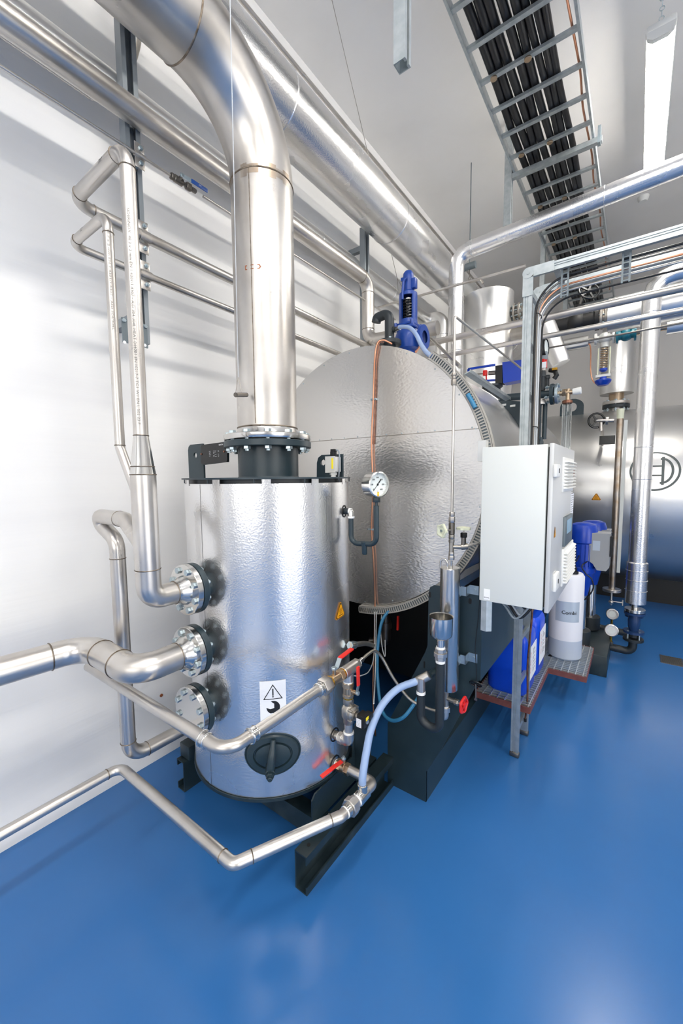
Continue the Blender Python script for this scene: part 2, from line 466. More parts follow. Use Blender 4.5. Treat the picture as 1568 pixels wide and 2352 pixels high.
# tabs folded up to the lid
for ph in (14, 45, 75.5, 106, -16, -47):
    a = math.radians(ph); m = MB().lathe([(TR-.002, ZT-.008), (TR+.0015, ZT-.008), (TR+.0015, ZT+.0165), (TR-.002, ZT+.0165), (TR-.002, ZT-.008)], (TX, TY, 0), 'z', 5, a-.045, a+.045, ref=V((0, -1, 0)))
    m.build('cladding_tab', 'clad', T)
for ph, w in ((0, .045), (90, .030)):
    m = MB(); fn = cyl_fn(TX, TY, TR+.0006, math.radians(ph-3.2), (ZB+ZT)/2)
    patch(m, w, ZT-ZB-.004, fn, 5, 1)
    fn = cyl_fn(TX, TY, TR+.0010, math.radians(ph), (ZB+ZT)/2); patch(m, .004, ZT-ZB-.004, fn, 1, 1)
    m.build('cladding_seam', 'clad', T)
m = MB().lathe([(0, .296), (TR-.02, .296), (TR-.02, 1.597), (0, 1.597)], (TX, TY, 0), 'z', 72); m.build('tank_body', 'black_paint', T)
m = MB().lathe([(0, .284), (TR+.006, .284), (TR+.006, .298), (0, .298)], (TX, TY, 0), 'z', 96); m.build('base_plate', 'dark_frame', T)
m = MB().lathe([(0, 1.597), (TR+.010, 1.597), (TR+.010, 1.604), (0, 1.604)], (TX, TY, 0), 'z', 96)
for ph in range(0, 360, 30): m.cyl(TP(ph+8, TR+.004, 1.597), TP(ph+8, TR+.004, 1.582), .0025, n=6)
m.build('lid', 'dark_paint', T)
# neck and flange pair
m = MB().lathe([(.146, 1.600), (.139, 1.612), (.137, 1.69), (.1395, 1.694), (.1395, 1.712), (.137, 1.716), (.137, 1.742), (.14, 1.745), (.14, 1.60)], (TX, TY, 0), 'z', 64)
m.build('neck', 'dark_paint', T)
m = MB().lathe([(.13, 1.740), (.199, 1.740), (.2015, 1.743), (.2015, 1.766), (.199, 1.769), (.13, 1.769)], (TX, TY, 0), 'z', 72)
lab(m.build('lower_flange', 'dark_paint', T), 'dark painted flange ring')
m = MB().lathe([(.16, 1.768), (.17, 1.768), (.17, 1.775), (.16, 1.775)], (TX, TY, 0), 'z', 48); m.build('flange_gasket', 'gasket', T)
# flue
FL = thing('flue_pipe', 'thick dull stainless pipe rising from the tank and bending overhead', 'pipe', (TX, TY, 1.775))
m = MB().lathe([(.125, 1.774), (.198, 1.774), (.200, 1.777), (.200, 1.796), (.197, 1.799), (.125, 1.799)], (TX, TY, 0), 'z', 72)
lab(m.build('flange', 'steel_bright', FL), 'polished stainless flange')
bolts(FL, (TX, TY, 1.799), 'z', .178, 12, .0165, .013, a0=0, back=.059, ref=TN(46.45))
m = MB().lathe([(.152, 1.798), (.142, 1.812), (.1375, 1.828)], (TX, TY, 0), 'z', 64); m.build('weld_neck', 'steel_bright', FL)
FR = .137
ZW, RB = 2.885, .38
path = [V((TX, TY, 1.826)), V((TX, TY, ZW))]
arc = [V((TX, TY-RB+RB*math.cos(a), ZW+RB*math.sin(a))) for a in [PI/2*k/28 for k in range(29)]]
path += arc[1:]+[V((TX, -.9, ZW+RB))]
m = MB().sweep(path, FR, 64); m.build('pipe_run', 'steel', FL)
for c, a in (((TX, TY, 1.832), 'z'), ((TX, TY, ZW), 'z'), ((TX, TY-RB, ZW+RB), 'y')):
    m = MB().ring(c, a, FR, .0035, 72, 8); m.build('weld_seam', 'weld', FL)
p = UC(584, 880, TX, TY, FR); ph = math.atan2(p.x-TX, -(p.y-TY)); m = MB()
patch(m, .0035, ZW-1.84, cyl_fn(TX, TY, FR+.0006, ph, (ZW+1.84)/2), 1, 8); lab(m.build('long_seam', 'weld', FL), 'fine lengthwise weld line')
# heat tint patches either side of the elbow weld
m = MB()
for ph, w in ((14, .03), (30, .055), (62, .05), (78, .05), (-20, .05), (95, .04)):
    fn = cyl_fn(TX, TY, FR+.0006, math.radians(ph), ZW-.006)
    patch(m, w, .035+.02*((int(ph)*7) % 3)/2, fn, 6, 1)
lab(m.build('heat_tint', 'tinted_steel', FL), 'brownish heat tint by the weld')
# rusty outline mark
p = UC(579, 613, TX, TY, FR); ph = math.atan2(p.x-TX, -(p.y-TY))
fn = cyl_fn(TX, TY, FR+.0008, ph, p.z)
m = MB(); stroke(m, [(-.032, -.007), (.030, -.007), (.036, 0), (.030, .008), (-.032, .008)], .0038, fn, True)
lab(m.build('rust_mark', 'rust', FL), 'small rust-coloured rectangle')
# small threaded stub tube
p = UC(556, 907, TX, TY, FR)
d = (V((TX-.26, TY-.17, 0))-V((TX, TY, 0))).normalized()
q0 = U(566, 907, y=p.y-.02); q1 = U(541, 907, y=p.y-.10)
m = MB().tube([q0, q1], .0095, n=18); m.lathe([(.0075, .002), (0, .002)], q1, (q1-q0), 18)
m.lathe([(.0098, 0), (.0068, 0), (.0068, -.02), (0, -.02)], q1+(q1-q0).normalized()*.0006, (q1-q0), 18)
m.build('stub_tube', 'steel_dark', FL)

# lugs on the lid
def pxprism(mb, poly, axis, val, t, **k):
    "outline seen in the photo laid into the plane axis=val, thickness t along that axis"
    pts = [U(px, py, **{axis: val}) for px, py in poly]
    w = AX[axis]; n = len(pts); A = pts; B = [p+w*t for p in pts]
    mb.add(A+B, [tuple(range(n))[::-1], tuple(range(n, 2*n))]+[(i, (i+1) % n, n+(i+1) % n, n+i) for i in range(n)]); return mb
def annular_plate(mb, outer, c, r, o, u, v, w, t, n=16):
    "polygon with one round hole: bridge outline to hole by quads"
    k = len(outer); hole = []
    for p in outer:
        a = math.atan2(p[1]-c[1], p[0]-c[0]); hole.append((c[0]+r*math.cos(a), c[1]+r*math.sin(a)))
    o, u, v, w = V(o), axv(u), axv(v), axv(w)
    L = [o+u*p[0]+v*p[1] for p in outer+hole]; U2 = [p+w*t for p in L]
    fs = []
    for i in range(k):
        j = (i+1) % k
        fs += [(i, j, k+j, k+i), (2*k+i, 2*k+j, 3*k+j, 3*k+i), (i, j, 2*k+j, 2*k+i), (k+i, k+j, 3*k+j, 3*k+i)]
    mb.add(L+U2, fs); return mb
def resample(poly, step):
    out = []
    for i in range(len(poly)):
        a, b = V(poly[i]+(0,)), V(poly[(i+1) % len(poly)]+(0,)); n = max(1, int((b-a).length/step))
        out += [tuple((a+(b-a)*k/n).xy) for k in range(n)]
    return out
y0 = 1.225
a = U(434, 1092, y=y0); b = U(468, 1092, y=y0); top = U(434, 1020, y=y0)
x0, x1, z0, z1 = a.x, b.x, 1.604, top.z-.004
out = [(x0, z0), (x1, z0), (x1, z0+.075), (x1-.002, z1-.02), (x1-.002, z1), (x0+.022, z1), (x0+.006, z1-.010), (x0, z1-.028)]
m = MB(); hc = U(448, 1046, y=y0)
annular_plate(m, resample(out, .012), (hc.x, hc.z), .0145, (0, y0, 0), 'x', 'z', 'y', .010)
pxprism(m, [(466, 1024), (523, 1015), (523, 1061), (466, 1068)], 'y', y0+.001, .008)
lug = m.build('lifting_lug', 'dark_paint', T)
m = MB(); pxprism(m, [(461, 1026), (463, 1022), (517, 1014.5), (521, 1018), (522, 1058), (519, 1061), (464, 1066), (461, 1062)], 'y', y0-.006, .004)
npl = m.build('nameplate', 'black_gloss', lug); lab(npl, 'black rating plate with fine print')
m = MB(); m.mat('paper')
o = U(507, 1021.5, y=y0-.0066); uu = (U(520, 1019, y=y0-.0066)-U(500, 1021.5, y=y0-.0066)).normalized(); vv = V((0, -1, 0)).cross(uu)*-1
if vv.z < 0: vv = -vv
put_text(m, 'BOSCH', .0095, plane_fn(o, uu, vv), True)
fr = plane_fn(U(491, 1042, y=y0-.0066), uu, vv)
rnd = random.Random(3)
for cx_, w_ in ((-.030, .016), (.000, .010), (.014, .016), (.036, .008)):
    for r_ in range(6):
        yy = .013-r_*.0056
        if rnd.random() < .8: stroke(m, [(cx_-w_/2, yy), (cx_-w_/2+w_*rnd.uniform(.5, 1), yy)], .0011, fr)
m.mat('copper_old')
for px, py in ((462.5, 1043), (514.5, 1037)):
    c = U(px, py, y=y0-.0066); m.cyl(c, c+V((0, -.003, 0)), .0045, n=12)
m.build('plate_print', None, npl)
y1 = 1.435
pa = U(727, 1091, y=y1); pb = U(786, 1091, y=y1); pt = U(740, 1045, y=y1)
out = [(pa.x, 1.604), (pb.x, 1.604), (pb.x, pt.z), (pa.x+.030, pt.z), (pa.x+.010, pt.z-.012), (pa.x+.002, pt.z-.035)]
hc = U(741, 1062, y=y1); m = MB()
annular_plate(m, resample(out, .012), (hc.x, hc.z), .0145, (0, y1, 0), 'x', 'z', 'y', .010)
m.build('lifting_lug', 'dark_paint', T)

# level switch box on the lid
c = U(765, 1067, y=1.39); S = thing('level_switch', 'small light grey sensor box with yellow strip on the tank lid', 'sensor', (c.x, 1.39, 1.604))
m = MB().box((c.x, 1.39, c.z), (.052, .045, .066), bev=.004)
m.bx((c.x-.026, 1.366, c.z-.035), (c.x+.026, 1.370, c.z+.035)); m.build('sensor_box', 'grey_box', S)
m = MB().cyl((c.x, 1.39, 1.603), (c.x, 1.39, c.z-.03), .011, n=12); m.hexa((c.x, 1.39, 1.612), (c.x, 1.39, 1.624), .016); m.build('cable_gland', 'white_plastic', S)
m = MB().box((c.x+.014, 1.3655, c.z+.004), (.009, .0014, .046)); m.build('yellow_strip', 'yellow_tag', S)
m = MB().bx((c.x-.010, 1.38, c.z+.031), (c.x+.012, 1.402, c.z+.058), bev=.003); m.bx((c.x-.008, 1.380, c.z+.056), (c.x+.016, 1.400, c.z+.066), bev=.002); m.build('plug', 'black', S)
e = V((c.x+.016, 1.39, c.z+.062))
m = MB().sweep(spline([e, e+V((.014, 0, -.006)), e+V((.019, 0, -.04)), e+V((.016, 0, -.09)), e+V((.004, .01, -.127))]), .003, 8); m.build('sensor_lead', 'cable_grey', S)

# manhole with bridge clamp
ph0 = 44.9; zc = .486
m = MB(); fn = cyl_fn(TX, TY, TR+.0012, math.radians(ph0), zc)
K = 48
def ell(a, b, k=K): return [(a*math.cos(2*PI*i/k), b*math.sin(2*PI*i/k)) for i in range(k)]
def dish(mb, prof, fnr):
    "prof: [(a,b,offset outwards)] rings of ellipses wrapped on the tank"
    vs = []; fs = []
    for (a, b, o_) in prof:
        f = cyl_fn(TX, TY, TR+o_, math.radians(ph0), zc)
        for x, y in ell(a, b):
            p = f(x, y); vs.append(p)
    for i in range(len(prof)-1):
        for k in range(K): fs.append((i*K+k, i*K+(k+1) % K, (i+1)*K+(k+1) % K, (i+1)*K+k))
    fs.append(tuple(range((len(prof)-1)*K, len(prof)*K)))
    mb.add(vs, fs); return mb
MH = dish(MB(), [(.116, .090, .0005), (.116, .090, .003), (.112, .086, .0035), (.110, .084, .001), (.104, .078, .010), (.080, .058, .012), (.076, .055, .004), (.072, .051, .0035), (.070, .049, .012), (.05, .034, .016), (.02, .014, .018), (.004, .003, .018)], None).build('manhole_cover', 'dark_paint', T)
lab(MH, 'dark oval hand-hole cover with bridge clamp')
n_ = TN(ph0); t_ = V((math.cos(math.radians(ph0)), math.sin(math.radians(ph0)), 0))
cA = UC(628, 1693, TX, TY, TR)+n_*.02; cB = UC(621, 1752, TX, TY, TR)+n_*.055; cC = UC(620, 1768, TX, TY, TR)+n_*.055
P = spline([cA, cA.lerp(cB, .35)+n_*.010, cA.lerp(cB, .7)+n_*.006, cB]); m = MB()
m.sweep(P, [.010+.006*math.sin(PI*.75*i/(len(P)-1)) for i in range(len(P))], 14)
m.cyl(cB-n_*.04, cB+n_*.012, .019, n=20, bev=.003); m.build('clamp_bridge', 'dark_paint', MH)
m = MB().hexa(cB+n_*.010, cB+n_*.030, .0155); m.cyl(cB+n_*.028, cB+n_*.042, .009, n=14, bev=.002); m.build('clamp_nut', 'dark_paint', MH)

# stickers
ST = MB().mat('paper'); fn = cyl_fn(TX, TY, TR+.0012, math.radians(45.8), .712)
patch(ST, .104, .166, fn, 8, 1)
fn = cyl_fn(TX, TY, TR+.0020, math.radians(45.8), .712); ST.mat('ink')
stroke(ST, [(-.036, .008), (.036, .008), (0, .066)], .0032, fn, True)
stroke(ST, [(0, .048), (0, .024)], .005, fn); flat(ST, [(.003*math.cos(a), .017+.003*math.sin(a)) for a in [k*PI/5 for k in range(10)]], fn)
# spanner silhouette
def cpts(cx, cy, r, a0, a1, n=10): return [(cx+r*math.cos(math.radians(a0+(a1-a0)*k/n)), cy+r*math.sin(math.radians(a0+(a1-a0)*k/n))) for k in range(n+1)]
head = cpts(0, -.027, .027, 110, -45, 12)+[(.040, -.068), (.028, -.080), (-.004, -.050)]+cpts(0, -.027, .027, 250, 180, 5)+[(-.012, -.034), (.004, -.030), (.004, -.012)]
from mathutils.geometry import tessellate_polygon
def flat_t(mb, poly, fn):
    tri = tessellate_polygon([[V((p[0], p[1], 0)) for p in poly]])
    mb.add([fn(*p) for p in poly], [tuple(t) for t in tri]); return mb
flat_t(ST, [p for p in head], fn)
lab(ST.build('warning_sticker', None, T), 'white sticker with exclamation triangle and spanner')
def warn(parent, fn, s, fn2=None, sym='heat', name='warning_triangle'):
    fn2 = fn2 or fn; m = MB().mat('ink')
    def tri(k, cut=.12):
        P = [(-.5*k, -.29*k), (.5*k, -.29*k), (0, .577*k)]; o = []
        for i in range(3):
            a, b, c = P[i-1], P[i], P[(i+1) % 3]
            o.append((b[0]+(a[0]-b[0])*cut, b[1]+(a[1]-b[1])*cut)); o.append((b[0]+(c[0]-b[0])*cut, b[1]+(c[1]-b[1])*cut))
        return o
    m.mat('yellow'); flat(m, tri(s), fn(0))
    m.mat('ink'); flat(m, tri(s*.93), fn(.0006)); m.mat('yellow'); flat(m, tri(s*.80), fn(.0012))
    m.mat('ink')
    if sym == 'heat':
        for dx in (-.10, 0, .10):
            stroke(m, [(s*(dx+.02*math.sin(k*1.6)), s*(-.06+.05*k)) for k in range(6)], s*.022, fn(.0018))
        stroke(m, [(-.2*s, -.14*s), (.2*s, -.14*s)], s*.03, fn(.0018))
    else:
        flat(m, [(.02*s, .30*s), (-.07*s, .05*s), (-.01*s, .06*s)], fn(.0018)); stroke(m, [(-.02*s, .07*s), (.05*s, .05*s), (0, -.12*s)], s*.03, fn(.0018))
        flat(m, [(0, -.2*s), (-.03*s, -.11*s), (.04*s, -.11*s)], fn(.0018))
    return lab(m.build(name, None, parent), 'yellow triangle warning sticker')
warn(T, lambda o: cyl_fn(TX, TY, TR+.0036+o, math.radians(98.1), 1.008), .092)
# ports: dark oval openings with flange grommets
for hp, hz, r_ in ((106.9, 1.451, .028), (90, .467, .030), (90, .333, .034)):
    m = MB().lathe([(r_, -.012), (r_, .0022), (r_*.82, .0024), (r_*.82, -.01), (0, -.01)], TP(hp, TR, hz), TN(hp), 28)
    m.build('port_opening', 'black', T)

# side flanges facing the room front (-Y)
FZ = (1.168, .916, .668)
for i, z in enumerate(FZ):
    c = V((TX, 0, z))
    m = MB().lathe([(.055, 0), (.055, .06)], (TX, .912, z), 'y', 32)
    m.lathe([(.05, .892), (.0985, .892), (.100, .894), (.100, .914), (.0985, .916), (.05, .916)], (TX, 0, z), 'y', 48)
    nz_ = m.build('side_nozzle', 'dark_paint', T)
    if i == 2:
        m = MB().lathe([(0, .866), (.0985, .866), (.100, .868), (.100, .887), (.0985, .889), (0, .889)], (TX, 0, z), 'y', 48)
        bf = m.build('blind_flange', 'steel_bright', T); lab(bf, 'blank stainless flange disc')
        bolts(bf, (TX, .866, z), '-y', .080, 8, .0125, .010, a0=PI/8, back=.05, ref=V((1, 0, 0)))
    m = MB().lathe([(.05, .888), (.078, .888), (.078, .893), (.05, .893)], (TX, 0, z), 'y', 32); m.build('nozzle_gasket', 'gasket', T)
def pipe_flange(parent, z, rp):
    m = MB().lathe([(rp*.9, .866), (.0985, .866), (.100, .868), (.100, .887), (.0985, .889), (rp*.9, .889)], (TX, 0, z), 'y', 48)
    m.lathe([(rp*1.32, .866), (rp*1.22, .852), (rp*1.02, .838), (rp, .822)], (TX, 0, z), 'y', 40)
    f = m.build('flange', 'steel_bright', parent); lab(f, 'polished stainless flange')
    bolts(f, (TX, .866, z), '-y', .080, 8, .0125, .010, a0=PI/8, back=.05, ref=V((1, 0, 0)))

def weld(parent, c, ax, r, t=.0022):
    return MB().ring(c, ax, r, t, 36, 6).build('weld_seam', 'weld', parent)

# ---- riser with printed text
R1 = .02415; RX, RY = TX, .728
Q = thing('riser_pipe', 'printed stainless riser widening into a thick pipe bent to the top side flange', 'pipe', (RX, RY, 1.1))
w1 = (.30, .728, 2.695)
m = MB().tube([(.30, 3.13, 2.68), w1, (RX, RY, 2.70), (RX, RY, 1.752)], R1, bend=.075, n=36, seg=10)
run = m.build('pipe_run', 'steel', Q)
weld(Q, (RX, RY, 2.63), 'z', R1); weld(Q, (.37, RY, 2.696), 'x', R1); weld(Q, (RX-.07, RY, 2.70), 'x', R1); weld(Q, (.30, RY+.075, 2.695), 'y', R1)
m = MB().lathe([(R1, 1.755), (R1+.001, 1.745), (.036, 1.66), (.0375, 1.648), (.0425, 1.618)], (RX, RY, 0), 'z', 40); m.build('reducer', 'steel_bright', Q)
weld(Q, (RX, RY, 1.753), 'z', R1); weld(Q, (RX, RY, 1.645), 'z', .0378); weld(Q, (RX, RY, 1.617), 'z', .0425)
m = MB().tube([(RX, RY, 1.617), (RX, RY, FZ[0]), (RX, .83, FZ[0])], .0425, bend=.10, n=40, seg=14); m.build('lower_run', 'steel', Q)
weld(Q, (RX, RY, FZ[0]+.11), 'z', .0425); weld(Q, (RX, .824, FZ[0]), 'y', .0430)
pipe_flange(Q, FZ[0], .044)
# crossing run over to the right, same line
m = MB().tube([(.30, 3.12, 2.68), (3.4, 3.12, 2.675)], R1, n=24); m.build('pipe_run', 'steel', Q)
# print
pt, pb = UC(297, 478, RX, RY, R1), UC(313, 975, RX, RY, R1)
ph = math.radians(52)
txt = 'SIDERINOX  48.3 x 2 mm EN 1.4301/1.4307 - AISI 304/304L HEAT 044031 EN 10217-7 TC1 W1 EN L 502 23 F'
vs, fs = text_mesh(txt, .0125); xs = [p.x for p in vs]; k = (pt.z-pb.z)/(max(xs)-min(xs))
zc_ = (pt.z+pb.z)/2
m = MB(); f_ = cyl_fn(RX, RY, R1+.0005, ph, 0)
m.add([f_(p.y, zc_-p.x*k) for p in vs], fs); lab(m.build('pipe_print', 'ink_grey', Q), 'lettering printed down the pipe')
m = MB(); put_text(m, '397', .018, lambda a, b: V((.60+a, RY-R1*math.cos(b/R1)-.0005, 2.70+R1*math.sin(b/R1)))); m.build('marker_writing', 'ink', Q)

# ---- second thin riser
R2 = .01685; SX, SY = .612, .712
Q = thing('thin_riser_pipe', 'thinner stainless riser left of the printed riser, kinked at its foot', 'pipe', (SX, SY, 1.6))
m = MB().tube([(.30, 3.02, 2.525), (.30, SY, 2.525), (SX, SY, 2.525), (SX, SY, 1.715), (RX-.02, RY, 1.50)], R2, bend=[.055, .055, .035], n=28, seg=8); m.build('pipe_run', 'steel', Q)
weld(Q, (SX, SY, 1.725), 'z', R2); weld(Q, (SX, SY, 2.46), 'z', R2); weld(Q, (.362, SY, 2.525), 'x', R2)
m = MB().tube([(.30, 3.02, 2.525), (3.4, 3.02, 2.52)], R2, n=24); m.build('pipe_run', 'steel', Q)
p0, p1 = UC(258, 530, SX, SY, R2), UC(270, 760, SX, SY, R2)
vs, fs = text_mesh('33.7 x 2 mm EN 1.4301/1.4307 - AISI 304/304L', .009); xs = [p.x for p in vs]; k = (p0.z-p1.z)/(max(xs)-min(xs))
m = MB(); f_ = cyl_fn(SX, SY, R2+.0005, math.radians(62), 0); m.add([f_(p.y, (p0.z+p1.z)/2-p.x*k) for p in vs], fs); m.build('pipe_print', 'ink_grey', Q)
m = MB(); put_text(m, '127', .016, lambda a, b: V((.44+a, SY-R2*math.cos(b/R2)-.0005, 2.525+R2*math.sin(b/R2)))); m.build('marker_writing', 'ink', Q)

# ---- third pipe: looped branch low behind the riser
R3 = .0302; LX, LY = .392, .78
Q = thing('looped_branch_pipe', 'stainless branch pipe looping off the thick riser and dropping to the floor side', 'pipe', (LX, LY, .36))
A = U(288, 1192, y=.76); B = U(212, 1178, y=.76)
m = MB().tube([(RX, RY, A.z-.10), (A.x+.02, .75, A.z), (B.x+.012, .755, A.z+.002), (LX, LY, 1.345), (LX, LY, .378), (LX, 1.12, .372)], R3, bend=[.07, .045, .07, .075], n=32, seg=8); m.build('pipe_run', 'steel', Q)
weld(Q, (LX, LY, 1.27), 'z', R3); weld(Q, (LX, LY, .455), 'z', R3); weld(Q, (A.x-.03, .752, A.z), 'x', R3); weld(Q, (LX, .86, .376), 'y', R3)

# ---- thick S pipe to the middle flange
R4 = .0515
Q = thing('thick_bent_pipe', 'thick stainless pipe with S bend, joining the middle side flange from the left', 'pipe', (.5, .6, .86))
m = MB().tube([(TX, .83, FZ[1]), (TX, .665, FZ[1]), (.345, .665, FZ[1]), (.245, -.6, FZ[1])], R4, bend=[.115, .11], n=44, seg=14); m.build('pipe_run', 'steel', Q)
weld(Q, (TX, .824, FZ[1]), 'y', R4); weld(Q, (.62, .665, FZ[1]), 'x', R4, .003); weld(Q, (.47, .665, FZ[1]), 'x', R4, .003); weld(Q, (.335, .535, FZ[1]), (.079, 1, 0), R4, .003)
pipe_flange(Q, FZ[1], .0525)

# ---- floor level pipe round the tank to the drain valve
R5 = .0205; ZL = .337
Q = thing('low_drain_pipe', 'thin stainless pipe running low over the floor in front of the tank', 'pipe', (.7, .75, ZL-.02))
m = MB().tube([(.36, -1.2, ZL), (.36, .755, ZL), (1.128, .757, ZL), (1.300, 1.112, ZL)], R5, bend=[.045, .032], n=28); m.build('pipe_run', 'steel', Q)
for c, a in (((.36, .70, ZL), 'y'), ((1.075, .757, ZL), 'x'), ((1.155, .813, ZL), (.44, .9, 0)), ((1.283, 1.078, ZL), (.44, .9, 0))): weld(Q, c, a, R5)
DV = thing('drain_valve', 'brass drain ball valve with red lever, lowest on the tank side', 'valve', (1.15, TY, ZL-.02))
m = MB(); m.mat('ptfe').cyl((1.118, TY, .333), (1.126, TY, .333), .020, n=20)
m.mat('brass_pale').hexa((1.124, TY, .334), (1.150, TY, .334), .026, 6); m.cyl((1.148, TY, .334), (1.172, TY, .335), .023, n=24, bev=.003).hexa((1.170, TY, .335), (1.192, TY, .335), .025, 6)
m.cyl((1.160, TY, .345), (1.160, TY, .372), .009, n=14); m.build('valve_body', None, DV)
m = MB().mat('zinc').hexa((1.160, TY, .370), (1.160, TY, .380), .010); m.cyl((1.16, TY, .378), (1.16, TY, .386), .005, n=8)
m.build('lever_nut', None, DV)
lz = .369
m = MB(); L0, L1 = V((1.150, TY-.004, .368)), U(762, 1756, x=1.125)
m.bar((1.158, TY-.01, .368), (1.15, TY-.05, .366), .020, .003); m.bar((1.15, TY-.045, .366), (1.128, TY-.118, .350), .021, .007, bev=.003)
lab(m.build('lever', 'red_plastic', DV), 'red lever')
UN = thing('pipe_union', 'hexagonal stainless union joining the low pipe to the drain elbow', 'fitting', (1.31, 1.2, ZL-.03))
m = MB().mat('steel').tube([(1.190, TY, ZL), (1.318, TY, ZL), (1.312, 1.262, ZL)], .0195, bend=.024, n=24)
m.mat('steel_bright').cyl((1.312, 1.275, ZL), (1.311, 1.212, ZL), .026, n=28, bev=.004)
m.mat('ptfe').cyl((1.311, 1.214, ZL), (1.311, 1.204, ZL), .0225, n=20)
m.mat('steel').hexa((1.311, 1.204, ZL), (1.309, 1.192, ZL), .027, 8).hexa((1.309, 1.190, ZL), (1.308, 1.160, ZL), .034, 8)
m.mat('steel_bright').cyl((1.308, 1.160, ZL), (1.306, 1.140, ZL), .024, n=24); m.mat('ptfe').cyl((1.307, 1.143, ZL), (1.306, 1.136, ZL), .0215, n=20)
m.mat('steel').tube([(1.306, 1.142, ZL), (1.304, 1.115, ZL), (1.288, 1.085, ZL)], .0207, bend=.03, n=24)
m.mat('steel_bright').cyl((1.312, 1.248, ZL), (1.312, 1.248, ZL+.045), .0205, n=24)
m.build('union_body', None, UN)

# ---- upper right pipe run with ball valves and the vertical set
ZP = .786; XP = 1.188
Q = thing('elbowed_feed_pipe', 'press-fitted stainless pipe crossing the tank front to the ball valve', 'pipe', (.9, .72, ZP-.02))
m = MB().tube([(.24, .700, ZP), (XP, .700, ZP), (XP, 1.145, ZP)], .0198, bend=.06, n=32, seg=12); m.build('pipe_run', 'steel', Q)
m = MB()
for a, b in (((XP-.115, .7, ZP), (XP-.088, .7, ZP)), ((XP, .790, ZP), (XP, .817, ZP)), ((XP, 1.128, ZP), (XP, 1.150, ZP))):
    a, b = V(a), V(b); m.cyl(a, b, .0225, n=28, bev=.002); d = (b-a).normalized(); m.ring(a+d*.003, d, .0235, .003, 28); m.ring(b-d*.003, d, .0225, .0022, 28)
m.build('press_sleeve', 'steel_bright', Q)
BV = thing('ball_valve', 'horizontal brass ball valve with red lever on the feed pipe end', 'valve', (XP, 1.22, ZP-.03))
m = MB(); m.mat('steel').hexa((XP, 1.150, ZP), (XP, 1.196, ZP), .034, 6)
m.mat('brass').cyl((XP, 1.194, ZP), (XP, 1.206, ZP), .028, n=24, bev=.003)
m.mat('brass_pale').cyl((XP, 1.204, ZP), (XP, 1.262, ZP), .0225, n=24, bev=.003).hexa((XP, 1.258, ZP), (XP, 1.284, ZP), .026, 6)
m.mat('brass').cyl((XP, 1.282, ZP), (XP, 1.290, ZP), .024, n=20)
m.mat('brass_pale').cyl((XP, 1.232, ZP+.018), (XP, 1.232, ZP+.042), .0085, n=12); m.build('valve_body', None, BV)
m = MB(); m.mat('zinc').hexa((XP, 1.232, ZP+.040), (XP, 1.232, ZP+.052), .011)
m.bar((XP, 1.228, ZP+.042), (XP, 1.250, ZP+.044), .020, .003); m.bar((XP, 1.250, ZP+.044), (XP, 1.272, ZP+.075), .020, .003)
m.mat('red_plastic').bar((XP, 1.270, ZP+.075), (XP, 1.36, ZP+.083), .021, .008, bev=.003)
lab(m.build('lever', None, BV), 'red lever')
TE = thing('valve_stack', 'upright stack of tee, valves and elbow feeding into the tank side', 'pipe fitting', (XP, TY, .44))
m = MB(); m.mat('steel')
m.cyl((XP, 1.288, ZP), (XP, 1.385, ZP), .0255, n=28, bev=.004).hexa((XP, 1.383, ZP), (XP, 1.402, ZP), .025, 6)
m.mat('ptfe').cyl((XP, 1.402, ZP), (XP, 1.410, ZP), .017, n=18)
m.mat('steel').cyl((XP, TY, ZP), (XP, TY, ZP-.048), .0235, n=28, bev=.003)
m.mat('ptfe').cyl((XP, TY, ZP-.046), (XP, TY, ZP-.054), .021, n=20)
m.mat('brass_pale').hexa((XP, TY, ZP-.053), (XP, TY, ZP-.075), .025, 8).cyl((XP, TY, ZP-.073), (XP, TY, ZP-.105), .0225, n=24, bev=.003).hexa((XP, TY, ZP-.103), (XP, TY, ZP-.118), .0245, 8)
m.cyl((XP, TY, ZP-.088), (XP+.045, TY, ZP-.088), .009, n=14)
m.mat('brass').cyl((XP, TY, ZP-.117), (XP, TY, ZP-.123), .0235, n=20); m.build('tee_and_valve', None, TE)
m = MB(); m.mat('zinc').hexa((XP+.043, TY, ZP-.088), (XP+.053, TY, ZP-.088), .010)
m.bar((XP+.044, TY, ZP-.085), (XP+.052, TY, ZP-.052), .018, .003, up=(1, 0, 0)); m.mat('red_plastic').bar((XP+.052, TY, ZP-.054), (XP+.050, TY, ZP+.030), .019, .008, up=(1, 0, 0), bev=.003)
lab(m.build('lever', None, TE), 'red lever standing upright')
# solenoid valve
m = MB(); m.mat('steel_dull')
m.lathe([(.0, 0), (.022, 0), (.0245, -.02), (.021, -.03), (.031, -.045), (.031, -.078), (.023, -.092), (.023, -.110), (.018, -.118), (0, -.118)], (XP, TY, ZP-.122), 'z', 10)
d = V((1, -.12, -.05)).normalized(); c = V((XP+.018, TY, ZP-.185))
m.lathe([(0, 0), (.030, 0), (.032, .004), (.032, .012), (.022, .018), (.022, .026), (.012, .028), (.012, .05), (0, .05)], c, d, 24)
for k in range(4):
    a = PI/4+k*PI/2; p = c+V((0, math.cos(a), math.sin(a)))*.031; m.cyl(p-d*.004, p+d*.018, .006, n=10)
SO = m.build('solenoid_valve', None, TE)
co_ = c+d*.062
m = MB(); m.box(co_, (.040, .044, .052), (d, V((0, 1, 0)), d.cross(V((0, 1, 0)))), bev=.003); m.box(co_+V((.012, .024, .012)), (.03, .03, .02), bev=.003)
CL = m.build('solenoid_coil', 'black', SO); lab(CL, 'black coil box with labels')
m = MB(); m.mat('paper').box(co_+V((-.006, -.0232, -.006)), (.024, .001, .036)); m.mat('yellow_tag').box(co_+V((.0215, .002, .013)), (.001, .026, .013))
